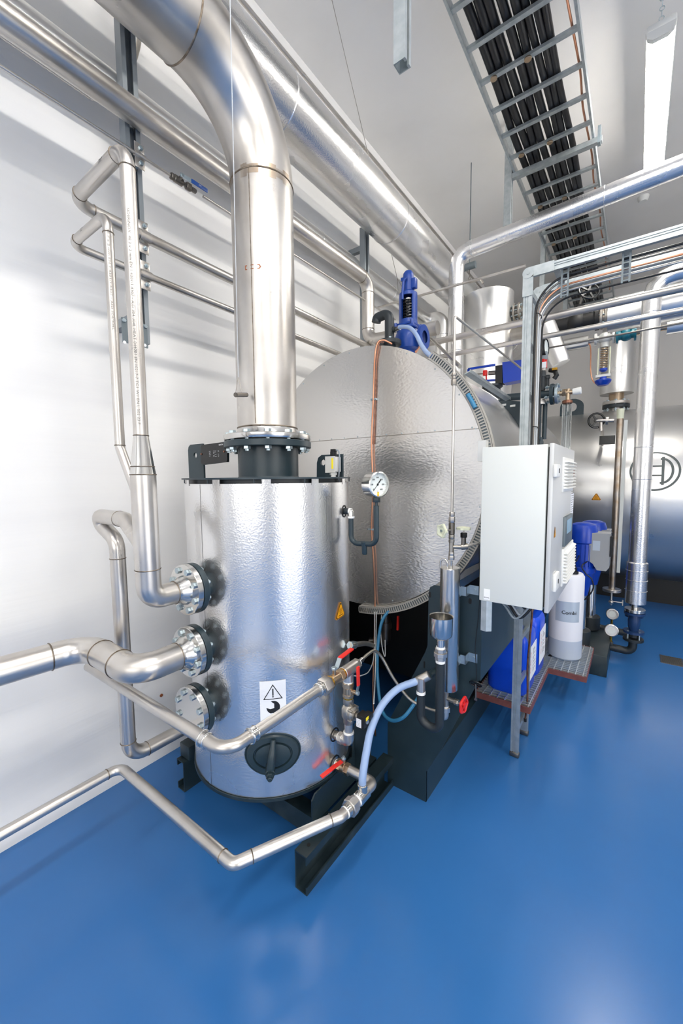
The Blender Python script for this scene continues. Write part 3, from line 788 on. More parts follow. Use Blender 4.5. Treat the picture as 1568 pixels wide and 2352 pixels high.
m.mat('steel').cyl(co_+d*.018, co_+d*.025, .0085, n=14)
m.mat('ink'); fn = plane_fn(co_+V((-.006, -.0240, -.006)), 'x', 'z')
for k in range(5): stroke(m, [(-.008, .012-k*.006), (.006, .012-k*.006)], .0008, fn)
m.build('coil_label', None, CL)
m = MB(); m.mat('steel').cyl((XP, TY, ZP-.238), (XP, TY, .505), .0185, n=24)
m.mat('ptfe').cyl((XP, TY, .512), (XP, TY, .504), .0225, n=20)
m.mat('steel').tube([(XP, TY, .506), (XP, TY, .469), (XP-.03, TY, .468)], .0245, bend=.020, n=26)
m.hexa((XP-.028, TY, .468), (XP-.048, TY, .468), .027, 8); m.mat('ptfe').cyl((XP-.047, TY, .468), (XP-.054, TY, .468), .019, n=20); m.mat('steel_dull').cyl((XP-.053, TY, .467), (1.108, TY, .467), .018, n=20)
m.build('lower_elbow', None, TE)

# gauge with siphon
G = thing('pressure_gauge', 'round dial gauge on a dark siphon loop at the tank side', 'gauge', (1.331, 1.44, 1.28))
gy = 1.438
s0 = TP(106.9, TR-.02, 1.451)
e1 = V((1.19, gy+.012, 1.452)); gx = U(864, 1190, y=gy).x; bx_ = U(806, 1210, y=gy).x
zt = U(806, 1190, y=gy).z; zb = U(840, 1251, y=gy).z
m = MB(); m.mat('black_paint').cyl(s0, s0+(e1-s0)*.42, .014, n=18); m.mat('ptfe').cyl(s0+(e1-s0)*.40, s0+(e1-s0)*.5, .0145, n=18)
m.mat('steel_bright').tube([s0+(e1-s0)*.45, V((bx_, gy, 1.452)), V((bx_, gy, zt))], .012, bend=.017, n=20)
m.mat('ptfe').cyl((bx_, gy, zt+.008), (bx_, gy, zt), .015, n=18)
m.mat('dark_paint').tube([(bx_, gy, zt+.002), (bx_, gy, zb), (gx, gy, zb+.006), (gx, gy, 1.482)], .0115, bend=.034, n=22, seg=10)
xm = U(837, 1262, y=gy).x; m.lathe([(.016, .01), (.0115, -.012), (.0115, -.040), (.009, -.044), (0, -.044)], (xm, gy, zb), 'z', 18)
m.cyl((gx, gy, 1.48), (gx, gy, 1.50), .0065, n=12); m.build('siphon', None, G)
m = MB(); m.mat('dark_paint').hexa((gx, gy, 1.496), (gx, gy, 1.518), .0165); m.mat('brass').cyl((gx, gy, 1.516), (gx, gy, 1.523), .008, n=12).hexa((gx, gy, 1.522), (gx, gy, 1.540), .0135, 4)
m.build('gauge_fitting', None, G)
gd = V((.93, -.36, 0)).normalized(); gz = U(870, 1114, y=gy).z; gc = V((gx-.004, gy, gz+.002)); gR = .052
m = MB().lathe([(0, -.030), (gR-.002, -.030), (gR, -.028), (gR, .018), (gR+.0015, .020), (gR+.0015, .026), (gR-.003, .028), (gR-.005, .022), (gR-.005, .012)], gc, gd, 48)
gb = m.build('gauge_case', 'steel_bright', G)
m = MB(); gu = V((0, 0, 1)).cross(gd); gv = V((0, 0, 1)); o = gc+gd*.013; m.mat('dial').lathe([(0, 0), (gR-.004, 0)], o, gd, 40)
fn = plane_fn(o+gd*.0008, gu, gv); m.mat('ink')
for k in range(31):
    a = math.radians(225-k*9); r0 = gR*.86; r1 = gR*(.74 if k % 5 == 0 else .80)
    stroke(m, [(r0*math.cos(a), r0*math.sin(a)), (r1*math.cos(a), r1*math.sin(a))], .0009, fn)
for k, s_ in enumerate(('0', '100', '200', '300', '400', '500', '600')):
    a = math.radians(225-k*45); fx = plane_fn(o+gd*.0008+gu*(gR*.56*math.cos(a))+gv*(gR*.56*math.sin(a)), gu, gv); put_text(m, s_, .0092, fx, True)
put_text(m, '°C', .007, plane_fn(o+gd*.0008+gv*-.028, gu, gv))
fn = plane_fn(o+gd*.003, gu, gv); stroke(m, [(-.022, -.026), (.013, .017)], .0022, fn); flat(m, [(.005*math.cos(k*PI/6), .005*math.sin(k*PI/6)) for k in range(12)], fn)
stroke(m, [(.006, .008), (.014, .018)], .005, fn)
m.build('gauge_dial', None, gb)

# ================================================================== TANK SKID
K = thing('tank_skid', 'dark steel channel frame under the silver tank', 'base frame', (.735, 1.4, 0))
def channel(mb, x0, sgn, ya, yb, z0, z1, w, t=.006, lip=.034):
    "C channel along Y, web at x0, open towards sgn"
    P = [(0, z0), (w, z0), (w, z0+lip), (w-t, z0+lip), (w-t, z0+t), (t, z0+t), (t, z1-t), (w-t, z1-t), (w-t, z1-lip), (w, z1-lip), (w, z1), (0, z1)]
    mb.prism([(x0+sgn*a, b) for a, b in P], (0, ya, 0), 'x', 'z', 'y', yb-ya); return mb
rail = channel(MB(), 1.131, 1, 1.043, 1.722, 0, .160, .060).build('side_rail', 'dark_frame', K)
for i, yy in enumerate((1.09, 1.31, 1.50)):
    m = MB().cyl((1.162, yy, .1600), (1.162, yy, .1612), .0075, n=16); m.build('bolt_hole', 'black', rail)
channel(MB(), .345, -1, 1.062, 1.722, 0, .160, .060).build('side_rail', 'dark_frame', K)
m = MB().bx((.28, 1.085, .162), (.36, 1.15, .235), bev=.004); m.build('cross_tube', 'dark_frame', K)
for x in (1.112, .352):
    m = MB().prism([(1.165, .158), (1.165, .268), (1.185, .288), (1.46, .288), (1.475, .42), (1.49, .435), (1.60, .435), (1.62, .415), (1.62, .158)], (x, 0, 0), 'y', 'z', 'x', .007)
    m.build('gusset_plate', 'dark_frame', K)
m = MB().bx((1.115, 1.475, .16), (1.19, 1.485, .43)); m.build('web_plate', 'dark_frame', K)
for yy, z in ((1.60, .158), (1.20, .15)):
    m = MB().bx((.36, yy, .06), (1.12, yy+.07, z)); m.build('cross_member', 'dark_frame', K)

# ================================================================== BIG BOILER
BX, BY, BZ, BR = .82, 1.95, 1.592, .745
BO = thing('steam_boiler', 'big lying boiler drum with round silver front, right behind the upright tank', 'boiler', (BX, 3.3, 0))
m = MB().lathe([(0, 0), (BR, 0), (BR, .004)], (BX, BY, BZ), 'y', 128)
m.build('front_plate', 'clad_end', BO)
m = MB().lathe([(BR-.004, .004), (BR, .006), (BR, 1.0), (BR+.004, 1.002), (BR+.004, 1.03), (BR, 1.032), (BR, 2.75), (0, 2.75)], (BX, BY, BZ), 'y', 128)
m.build('barrel_cladding', 'clad_fine', BO)
# seam across the front plate
sl, sr = U(721, 1015, y=BY), U(1094, 983.5, y=BY); zs = (sl.z+sr.z)/2
hw = math.sqrt(BR**2-(zs-BZ)**2)-.002
m = MB().bx((BX-hw, BY-.0016, zs-.0018), (BX+hw, BY+.001, zs+.0018)); m.build('plate_seam', 'steel_dull', BO)
r0 = MB().sphere((BX, BY, BZ), .0042, 8, (1, .6, 1)).build('rivet', 'zinc', BO)
k = 0
for a in range(0, 360, 15):
    aa = math.radians(a+4); dup_part(r0, ((BR-.017)*math.cos(aa), 0, (BR-.017)*math.sin(aa)))
for xx in [BX-.66+.095*i for i in range(15)]: dup_part(r0, (xx-BX, 0, zs-BZ+.007))
r0.location = r0.location+V((0, 0, -(BR-.017)))
# slotted trunking bent round the rim
TRK = thing('cable_trunking', 'grey slotted cable trunking bent round the right rim of the boiler front', 'cable duct', (BX+.6, BY-.03, 1.0))
def ang_of(px, py): p = U(px, py, y=BY-.02); return math.atan2(p.z-BZ, p.x-BX)
A0, A1 = ang_of(826, 1392), ang_of(991, 815)
if A0 > 0: A0 -= 2*PI
ri, ro, yf, yb = BR+.003, BR+.046, BY-.030, BY+.012
m = MB(); ref = V((1, 0, 0)); n = 90
def arcbox(mb, r0, r1, ya, yb, a0, a1, n):
    vs = []; fs = []
    for i in range(n+1):
        a = a0+(a1-a0)*i/n; c, s = math.cos(a), math.sin(a)
        for r, y in ((r0, ya), (r1, ya), (r1, yb), (r0, yb)): vs.append(V((BX+r*c, y, BZ+r*s)))
    for i in range(n):
        for k in range(4): fs.append((i*4+k, i*4+(k+1) % 4, i*4+4+(k+1) % 4, i*4+4+k))
    fs += [(0, 1, 2, 3), tuple(4*n+k for k in range(4))]
    mb.add(vs, fs); return mb
arcbox(m, ri, ro, yb-.002, yb, A0, A1, n)
arcbox(m, ri, ri+.0015, yf, yb, A0, A1, n); arcbox(m, ro-.0015, ro, yf, yb, A0, A1, n)
arcbox(m, ri, ri+.009, yf, yf+.0018, A0, A1, n); arcbox(m, ro-.008, ro, yf, yf+.0018, A0, A1, n)
ns = int((A1-A0)*BR/.0135)
for i in range(ns+1):
    a = A0+(A1-A0)*i/ns; arcbox(m, ri+.008, ro-.007, yf, yf+.0018, a-.0038, a+.0038, 1)
m.build('slotted_duct', 'trunking', TRK)
m = MB(); arcbox(m, ri+.003, ro-.003, yf+.006, yb-.003, A0+.1, A1-.02, 60); m.build('bundled_wires', 'galv_dark', TRK)
a = ang_of(1081, 924); m = MB()
m.sweep([V((BX+(BR+.022)*math.cos(a+t), yf+.000, BZ+(BR+.022)*math.sin(a+t))) for t in (-.05, -.03, -.01, .01, .03, .05)], .011, 12); m.build('hose_window', 'hose_blue', TRK)

# skid of the boiler
SK = thing('boiler_skid', 'dark blue-grey steel skid carrying the big boiler drum', 'base frame', (BX, 3.3, 0))
YS = 1.725
for s in (1, -1):
    f = lambda x: x if s > 0 else 2*BX-x
    m = MB(); m.prism([(f(1.372), 0), (f(1.372), .165), (f(1.155), .165), (f(1.155), .0)], (0, YS, 0), 'x', 'z', 'y', .008)
    m.prism([(f(1.372), 0), (f(1.372), .165), (f(1.364), .165), (f(1.364), 0)], (0, YS+.001, 0), 'x', 'z', 'y', 3.3)
    m.prism([(f(1.364), .165), (f(1.364), .157), (f(1.30), .157), (f(1.30), .165)], (0, YS+.004, 0), 'x', 'z', 'y', 3.3)
    m.build('foot_rail', 'dark_paint', SK)
    leg = [(1.155, .165), (1.155, .33), (1.358, .759), (1.372, .80), (1.375, 1.06), (1.382, 1.085), (1.40, 1.097), (1.622, 1.108), (1.622, .715), (1.445, .305), (1.375, .165)]
    for i, yy in enumerate((YS-.001, 3.72, 4.6)):
        m = MB().prism([(f(a), b) for a, b in leg], (0, yy, 0), 'x', 'z', 'y', .007); m.build('leg_plate', 'dark_paint', SK)
    m = MB().prism([(f(1.616), .70), (f(1.616), 1.108), (f(1.623), 1.108), (f(1.623), .70)], (0, YS, 0), 'x', 'z', 'y', 2.6); m.build('side_plate', 'dark_paint', SK)
    m = MB().prism([(f(1.33), .165), (f(1.34), .95), (f(1.347), .95), (f(1.337), .165)], (0, YS+.12, 0), 'x', 'z', 'y', 2.9); m.build('inner_shade_plate', 'black', SK)  # black backing added to paint the dark void between side plate and rail
m = MB().bx((.31, 2.45, .20), (1.33, 2.46, .90)); m.build('under_shade_panel', 'black', SK)  # black sheet standing in for the deep shade below the drum
# slots in the leg plate
for px, py, a_, b_ in ((987, 1366, .006, .014), (1079, 1381, .007, .013), (974, 1527, .004, .017)):
    p = U(px, py, y=YS-.0025); m = MB()
    poly = [(a_*math.cos(t)+0, (b_-a_)*(1 if math.sin(t) >= 0 else -1)+a_*math.sin(t)) for t in [2*PI*i/20+.01 for i in range(20)]]
    m.prism(poly, (p.x, YS-.0022, p.z), 'x', 'z', 'y', .0012); lab(m.build('slot_hole', 'black', SK), 'dark oval slot')

# copper capillary on the boiler front
CP = thing('copper_tube', 'copper capillary tube running down the boiler front', 'pipe', (.95, BY-.03, .9))
pp = [(887, 783), (876, 779), (866, 790), (860, 830), (857, 917), (853, 1020), (856, 1120), (853, 1215), (858, 1290), (861, 1380)]
P = [U(a, b, y=BY-.012) for a, b in pp]; P[0].y += .06; P[1].y += .02
P += [U(859, 1480, y=1.90), U(856, 1600, y=1.86), U(862, 1690, y=1.84)]
m = MB().sweep(spline(P, 6), .0047, 12); m.build('tube', 'copper', CP)
P2 = [p+V((.010, .003, 0)) for p in P[2:6]]; P2 = [U(866, 782, y=BY-.006)+V((.01, .05, .0))]+P2
m = MB().sweep(spline(P2, 6), .0036, 10); m.build('tube', 'copper_old', CP)
for px, py in ((857, 917), (850, 1216)):
    c = U(px, py, y=BY-.012); m = MB().box(c+V((.0, .004, 0)), (.036, .012, .010)); m.cyl(c+V((-.013, .004, 0)), c+V((-.013, -.008, 0)), .004, n=8); m.cyl(c+V((.013, .004, 0)), c+V((.013, -.008, 0)), .004, n=8)
    m.build('tube_clip', 'zinc', CP)
WR = thing('white_wires', 'pair of thin white wires hanging from the trunking to the black coil', 'wire', (1.1, 1.8, .7))
P = [U(864, 1405, y=1.92), U(863, 1480, y=1.88), U(861, 1560, y=1.70), U(858, 1616, y=1.40)]
m = MB().sweep(spline(P, 8), .0028, 8); m.build('wire', 'cable_light', WR)
P = [U(860, 1405, y=1.92), U(859, 1500, y=1.86), U(848, 1540, y=1.70), U(828, 1552, y=1.5), U(812, 1552, y=1.36)]
m = MB().sweep(spline(P, 8), .0026, 8); m.build('wire', 'cable_light', WR)
P = [U(876, 1412, y=1.93), U(874, 1450, y=1.92), U(878, 1490, y=1.90), U(884, 1507, y=1.9), U(884, 1470, y=1.96)]
m = MB().sweep(spline(P, 8), .0026, 8); m.build('wire', 'cable_light', WR)

# hoses
H = thing('blue_hose', 'thin translucent blue hose looping under the boiler front', 'hose', (1.1, 1.8, .6))
P = [U(893, 1402, y=1.93), U(876, 1430, y=1.90), U(867, 1490, y=1.86), U(867, 1560, y=1.80), U(876, 1628, y=1.70), U(897, 1654, y=1.64), U(925, 1648, y=1.62), U(950, 1618, y=1.65), U(974, 1580, y=1.70)]
MB().sweep(spline(P, 8), .0088, 16).build('hose', 'hose_blue', H)
H = thing('clear_hose', 'thick translucent reinforced hose arching up from the floor union', 'hose', (1.3, 1.35, .37))
P = [V((1.312, 1.248, .372)), V((1.312, 1.252, .42)), U(842, 1722, y=1.29), U(853, 1672, y=1.34), U(877, 1620, y=1.42), U(912, 1583, y=1.49), U(950, 1567, y=1.535), U(958, 1564, y=1.55)]
MB().sweep(spline(P, 8), .0155, 22).build('hose', 'hose_braid', H)
for a, b in ((P[0]-V((0, 0, .006)), P[0]+V((0, 0, .014))), (P[-1]+(P[-2]-P[-1])*.5, P[-1])):
    MB().cyl(a, b, .0178, n=24).build('hose_clamp', 'steel_bright', H)
H = thing('braided_hose', 'steel braided hose from the valve tee to the cooler foot', 'hose', (1.3, 1.5, .5))
P = [V((XP, 1.400, ZP)), V((XP, 1.43, ZP+.004)), U(846, 1502, y=1.50), U(861, 1495, y=1.56), U(878, 1512, y=1.60), U(905, 1560, y=1.62), U(940, 1605, y=1.64), U(975, 1624, y=1.66), U(1004, 1634, y=1.65), U(1020, 1638, y=1.645)]
MB().sweep(spline(P, 8), .0072, 14).build('hose', 'braid', H)
MB().cyl(P[0], P[1]+(P[2]-P[1])*.15, .011, n=18).build('hose_ferrule', 'steel_bright', H)

# funnel, trap and tee
yt = 1.55
FD = thing('drain_funnel', 'shiny steel tundish cup above a dark U trap', 'funnel', (1.46, yt, .3))
tc = U(976, 1560, y=yt); ux = U(966, 1640, y=yt).x; vx = U(1010, 1600, y=yt).x; ub = U(990, 1676, y=yt).z; ut = U(966, 1592, y=yt).z; vt = U(1009, 1520, y=yt).z
uz = V((tc.x, yt, tc.z))
m = MB().mat('steel').cyl(U(958, 1565, y=yt), U(986, 1550, y=yt+.02), .0195, n=26, bev=.003)
m.cyl((ux, yt, tc.z), (ux, yt, ut+.006), .0185, n=24); m.mat('ptfe').cyl((ux, yt, ut+.010), (ux, yt, ut-.002), .0200, n=20)
q = U(986, 1550, y=yt+.02); m.mat('dark_paint').cyl(q, q+V((.03, .155, 0)), .014, n=18)
m.build('tee_fitting', None, FD)
m = MB().tube([(ux, yt, ut), (ux, yt, ub+.02), (vx, yt, ub+.004), (vx, yt, vt)], .0185, bend=.044, n=26, seg=12); m.build('trap_pipe', 'black_paint', FD)
m = MB().mat('ptfe').cyl((vx, yt, vt-.002), (vx, yt, vt+.010), .0198, n=20)
m.mat('steel').hexa((vx, yt, vt+.010), (vx, yt, vt+.026), .0245, 8).hexa((vx, yt, vt+.026), (vx, yt, vt+.044), .029, 8).hexa((vx, yt, vt+.044), (vx, yt, vt+.060), .024, 8)
m.mat('ptfe').cyl((vx, yt, vt+.060), (vx, yt, vt+.068), .0185, n=20); m.mat('steel_bright').cyl((vx, yt, vt+.066), (vx, yt, vt+.105), .0165, n=24); m.build('union_nut', None, FD)
fz = vt+.103; ft = U(1011, 1413, y=yt).z-.004
m = MB().lathe([(.0, fz), (.030, fz+.001), (.0435, fz+.012), (.0465, fz+.02), (.0485, ft), (.050, ft+.001), (.0488, ft-.001), (.0470, ft-.002), (.045, fz+.02), (.030, fz+.006), (0, fz+.004)], (vx+.001, yt, 0), 'z', 48); m.build('funnel_cup', 'steel_bright', FD)

# sample cooler with its pipework
kx, ky = 1.508, 1.646
SCO = thing('sample_cooler', 'slim polished steel cooler cylinder standing upright before the dark plate', 'cooler', (kx, ky, .45))
kt, kb = U(1032, 1303, y=ky).z, U(1037, 1583, y=ky).z
m = MB().lathe([(0, kb), (.0395, kb), (.0418, kb+.004), (.0418, kt-.003), (.0395, kt), (0, kt)], (kx, ky, 0), 'z', 48); m.build('cooler_body', 'steel_satin', SCO)
m = MB().tube([(kx-.040, ky-.012, kt-.015), (kx-.040, ky-.012, kt+.035), (kx-.008, ky-.012, kt+.035), (kx-.008, ky-.012, kt-.002)], .0045, bend=.0155, n=12); m.build('loop_tube', 'steel_bright', SCO)
for py in (1359, 1517):
    c = U(1058, py, y=ky+.02); m = MB()
    m.bx((kx+.038, ky+.005, c.z-.020), (kx+.041, ky+.035, c.z+.020)); m.bx((kx+.038, ky+.032, c.z-.020), (kx+.062, ky+.035, c.z+.020))
    m.bx((kx+.060, ky+.032, c.z-.020), (kx+.063, YS-.001, c.z+.020)); m.bx((kx+.060, YS-.004, c.z-.020), (kx+.10, YS-.001, c.z+.020))
    m.cyl((kx+.083, YS-.004, c.z), (kx+.083, YS-.008, c.z), .008, n=12); m.build('standoff_bracket', 'zinc', SCO)
m = MB().mat('ptfe').cyl((kx-.012, ky, kb), (kx-.012, ky, kb-.012), .014, n=18)
m.mat('steel_dull').hexa((kx-.012, ky, kb-.012), (kx-.012, ky, kb-.022), .016, 8).cyl((kx-.012, ky, kb-.02), (kx-.012, ky, kb-.085), .0135, n=20)
m.mat('ptfe').cyl((kx-.012, ky, kb-.083), (kx-.012, ky, kb-.09), .0135, n=18)
m.mat('steel').hexa((kx-.012, ky, kb-.089), (kx-.012, ky, kb-.112), .0205, 8); m.tube([(kx-.012, ky, kb-.11), (kx-.012, ky, kb-.142), (kx-.04, ky, kb-.142)], .014, bend=.012, n=20)
hz = kb-.048; m.mat('steel_dull').cyl((kx-.012, ky, hz), (kx+.035, ky-.006, hz), .0105, n=18).hexa((kx+.030, ky-.006, hz), (kx+.050, ky-.008, hz), .0135)
m.mat('steel').cyl((kx+.05, ky-.008, hz), (kx+.080, ky-.011, hz), .004, n=10)
sv = m.build('outlet_valve', None, SCO)
hd = V((1, -.12, 0)).normalized(); hc_ = V((kx+.073, ky-.011, hz))
def handwheel(mb, c, d, R, rt, spokes=5, hub=.012, wav=0, n=40):
    d, u, v = frame_of(d); P = []
    for i in range(n):
        a = 2*PI*i/n; rr = R*(1+wav*math.cos(a*spokes)); P.append(c+(u*math.cos(a)+v*math.sin(a))*rr)
    P = P+[P[0], P[1]]; mb.sweep(P, rt, 8, False)
    for k in range(spokes):
        a = 2*PI*k/spokes; mb.bar(c, c+(u*math.cos(a)+v*math.sin(a))*R, rt*1.5, rt*1.3, up=d)
    mb.cyl(c-d*rt*1.3, c+d*rt*1.3, hub, n=16); return mb
m = MB(); handwheel(m, hc_, hd, .031, .0055, 5, .010, .07); m.mat('red_paint'); m.m = [0]*len(m.m); hw_ = m.build('handwheel', None, sv); lab(hw_, 'small red handwheel')
# valve cluster above
cx_, cy_ = kx+.004, ky
z = kt; m = MB().mat('steel_bright').cyl((cx_, cy_, z-.002), (cx_, cy_, z+.030), .0055, n=12)
def zz(py): return U(1036, py, y=cy_).z
m.mat('steel').hexa((cx_, cy_, zz(1286)), (cx_, cy_, zz(1276)), .0135).hexa((cx_, cy_, zz(1276)), (cx_, cy_, zz(1268)), .012)
m.mat('steel_dull').cyl((cx_, cy_, zz(1268)), (cx_, cy_, zz(1246)), .0105, n=18).hexa((cx_, cy_, zz(1246)), (cx_, cy_, zz(1239)), .0125).hexa((cx_, cy_, zz(1238)), (cx_, cy_, zz(1228)), .0125)
m.mat('steel_dark').cyl((cx_, cy_, zz(1228)), (cx_, cy_, zz(1200)), .0130, n=18, bev=.003)
m.mat('steel').hexa((cx_, cy_, zz(1200)), (cx_, cy_, zz(1187)), .0135).hexa((cx_, cy_, zz(1186)), (cx_, cy_, zz(1176)), .0115)
m.mat('steel_dull').cyl((cx_, cy_, zz(1256)), (cx_+.040, cy_+.02, zz(1256)), .009, n=14).cyl((cx_+.036, cy_+.018, zz(1256)), (cx_+.06, cy_+.03, zz(1254)), .013, n=16)
m.mat('steel_dark').cyl((cx_+.045, cy_+.022, zz(1252)), (cx_+.045, cy_+.022, zz(1234)), .010, n=14); m.mat('black').hexa((cx_+.045, cy_+.022, zz(1234)), (cx_+.045, cy_+.022, zz(1223)), .014)
m.mat('steel').cyl((cx_+.045, cy_+.022, zz(1223)), (cx_+.045, cy_+.022, zz(1214)), .0035, n=8)
m.tube([(cx_+.058, cy_+.03, zz(1254)), (cx_+.09, cy_+.06, zz(1248)), (cx_+.15, cy_+.16, zz(1248))], .0065, bend=.02, n=12)
m.cyl((cx_, cy_-.01, zz(1217)), (cx_-.022, cy_-.046, zz(1217)), .004, n=10)
vc = m.build('needle_valves', None, SCO)
def flower(mb, c, d, R, t, n=5):
    d, u, v = frame_of(d); vs = []; N_ = 50
    for (k, h) in ((1, 0), (1, t), (.8, t*1.2), (.45, t*.5), (.2, t*.6)):
        for i in range(N_):
            a = 2*PI*i/N_; rr = R*k*(1+.09*math.cos(a*n)*(k > .7)); vs.append(c+(u*math.cos(a)+v*math.sin(a))*rr+d*h)
    fs = [(r*N_+i, r*N_+(i+1) % N_, (r+1)*N_+(i+1) % N_, (r+1)*N_+i) for r in range(4) for i in range(N_)]+[tuple(range(N_)), tuple(range(4*N_, 5*N_))]
    mb.add(vs, fs); return mb
m = MB().mat('ivory_plastic'); d = V((-.45, -.88, 0)).normalized(); flower(m, V((cx_-.022, cy_-.046, zz(1217))), d, .029, .008)
m.mat('zinc').cyl(V((cx_-.022, cy_-.046, zz(1217)))+d*.004, V((cx_-.022, cy_-.046, zz(1217)))+d*.009, .0055, n=12)
lab(m.build('handwheel', None, vc), 'ivory plastic handwheel facing the camera')
m = MB(); flower(m, V((cx_+.045, cy_+.022, zz(1216))), V((0, 0, 1)), .029, .009); lab(m.build('handwheel', 'ivory_plastic', vc), 'ivory plastic handwheel lying flat')
TT = thing('sample_tube', 'thin steel tube rising from the sample cooler and turning back at the top', 'pipe', (cx_, cy_, zz(1176)))
ztop = U(1033, 729, y=cy_).z
m = MB().tube([(cx_, cy_, zz(1178)), (cx_, cy_, ztop), (cx_+.06, 3.6, ztop)], .0056, bend=.014, n=14); m.build('tube', 'steel', TT)
m = MB().hexa((cx_, cy_, zz(886)), (cx_, cy_, zz(873)), .0115).hexa((cx_, cy_, zz(872)), (cx_, cy_, zz(866)), .009).hexa((cx_, cy_, zz(865)), (cx_, cy_, zz(858)), .0105); m.build('tube_coupling', 'steel_dull', TT)

# hanging tank key
HK = thing('hanging_key', 'black oval-handled cabinet key hanging on a thin black cord', 'key', (1.6, 1.70, .5))
yk = 1.705; P = [U(1101, 1380, y=yk), U(1097, 1430, y=yk), U(1091, 1485, y=yk), U(1094, 1545, y=yk), U(1093, 1562, y=yk)]
MB().sweep([U(1100, 1250, y=yk)]+spline(P, 6), .0016, 6).build('cord', 'black', HK)
c = U(1092, 1571, y=yk); m = MB(); n = 28; P = [c+V((.026*math.cos(2*PI*i/n), -.004*math.sin(2*PI*i/n), .012*math.sin(2*PI*i/n))) for i in range(n+2)]; m.sweep(P, .0032, 8, False); m.bar(c+V((-.024, 0, 0)), c+V((.024, 0, 0)), .004, .004); m.build('key_handle', 'black_gloss', HK)
c2 = U(1092, 1606, y=yk); m = MB().cyl(c, c2, .0035, n=10); m.box(c2, (.012, .006, .010)); m.build('key_shaft', 'steel_dark', HK)

# ================================================================== CONTROL CABINET
cy0 = 1.56
xa = U(1103.5, 1200, y=cy0).x; xb = U(1252, 1200, y=cy0).x; za = U(1178, 1024, y=cy0).z; zb_ = U(1104, 1379, y=cy0).z
xd = U(1256, 1200, y=cy0).x; xe = U(1267, 1200, y=cy0).x
yfar = U(1319, 1037, x=xe).y
CB = thing('control_cabinet', 'light grey steel control cabinet with louvred door, mounted at the boiler side', 'electrical cabinet', ((xa+xb)/2, (cy0+yfar)/2, zb_))
m = MB().bx((xa, cy0, zb_), (xb, yfar, za), bev=.003); m.build('cabinet_body', 'cabinet', CB)
m = MB().bx((xb-.001, cy0+.012, zb_+.01), (xd+.002, yfar-.012, za-.01)); m.build('door_seal', 'gasket', CB)
m = MB().bx((xd, cy0-.002, zb_-.006), (xe, yfar+.002, za+.003), bev=.003); DR = m.build('cabinet_door', 'cabinet_door', CB)
def D(px, py): return U(px, py, x=xe)
def dbox(mb, p0, p1, t, bev=0):
    a, b = D(*p0), D(*p1); return mb.bx((xe-.0005, min(a.y, b.y), min(a.z, b.z)), (xe+t, max(a.y, b.y), max(a.z, b.z)), bev=bev)
for (pa, pb, nl, nm) in (((1292, 1050), (1311, 1127), 9, 0), ((1290, 1262), (1309, 1340), 10, 1)):
    a, b = D(*pa), D(*pb); zt_, zb2 = D(pa[0], pa[1]).z, D(pa[0], pb[1]+3).z
    m = MB().bx((xe-.0005, a.y, zb2), (xe+.006, b.y, zt_), bev=.002)
    h = (zt_-zb2-.02)/nl
    for k in range(nl):
        zc2 = zt_-.008-h*(k+1)
        m.prism([(0, 0), (.016, h*.15), (.014, h*.35), (0, h*.8)], (xe+.004, a.y+.012, zc2), 'x', 'z', 'y', b.y-a.y-.022)
    m.build('vent_louvre', 'white_plastic', DR)
for pa, pb in (((1270.5, 1066), (1278, 1096)), ((1269, 1320), (1276, 1348))):
    h_ = dbox(MB(), pa, pb, .012, .004).build('door_latch', 'white_plastic', DR)
    a, b = D(*pa), D(*pb); MB().box((xe+.0125, (a.y+b.y)/2+.004, (a.z+b.z)/2), (.002, .010, .016)).build('latch_key', 'gasket', h_)
m = dbox(MB(), (1293, 1188), (1307, 1240), .010, .002); hm = m.build('display_frame', 'galv_dark', DR)
MB().bx((xe+.0095, D(1295.5, 1210).y, D(1300, 1222).z), (xe+.0105, D(1305.8, 1210).y, D(1300, 1192).z)).build('display_screen', 'screen', hm)
a = D(1273, 1225); warn(DR, lambda o: (lambda u, v: V((xe+.0008+o, a.y+u*.72, a.z+v))), .052, sym='bolt')
m = MB().mat('paper'); y_a, y_b = D(1311.5, 1120).y, D(1317.5, 1120).y
def L(z0, z1, mn):
    m.mat(mn); m.bx((xe, y_a, D(1314, z1).z), (xe+.0008, y_b, D(1314, z0).z))
L(1133, 1184, 'paper'); L(1080, 1094, 'copper_old')
m.mat('ink_grey')
for k in range(16):
    z_ = D(1314, 1098+5*k).z; m.bx((xe+.0009, y_a+.004, z_-.001), (xe+.0013, y_a+.004+(y_b-y_a-.01)*rnd.uniform(.4, 1), z_+.001))
m.build('door_label', None, DR)
c = U(1117.5, 1365, y=cy0-.0006); m = MB().mat('paper').bx((c.x-.0115, cy0-.0008, c.z-.022), (c.x+.0115, cy0, c.z+.020))
m.mat('ink'); put_text(m, 'RITTAL', .0062, plane_fn((c.x, cy0-.0012, c.z-.013), 'x', 'z'), True); m.build('maker_label', None, CB)
m = MB(); xr0, xr1 = U(1106, 1400, y=cy0+.03).x, U(1129, 1400, y=cy0+.03).x
m.prism([(xr0, cy0+.02), (xr0+.022, cy0+.016), (xr1, cy0+.03), (xr1, cy0+.036), (xr0+.02, cy0+.022), (xr0, cy0+.026)], (0, 0, U(1117, 1448, y=cy0+.03).z), 'x', 'y', 'z', zb_-U(1117, 1448, y=cy0+.03).z+.004)
m.build('mounting_rail', 'galv', CB)
m = MB().bx((xa-.03, cy0+.04, za-.05), (xa+.001, cy0+.075, za+.03)).build('mounting_rail', 'housing', CB)
m = MB().bx((1.624, cy0+.17, 1.15), (xa+.001, cy0+.2, 1.5)).build('side_bracket', 'galv', CB)
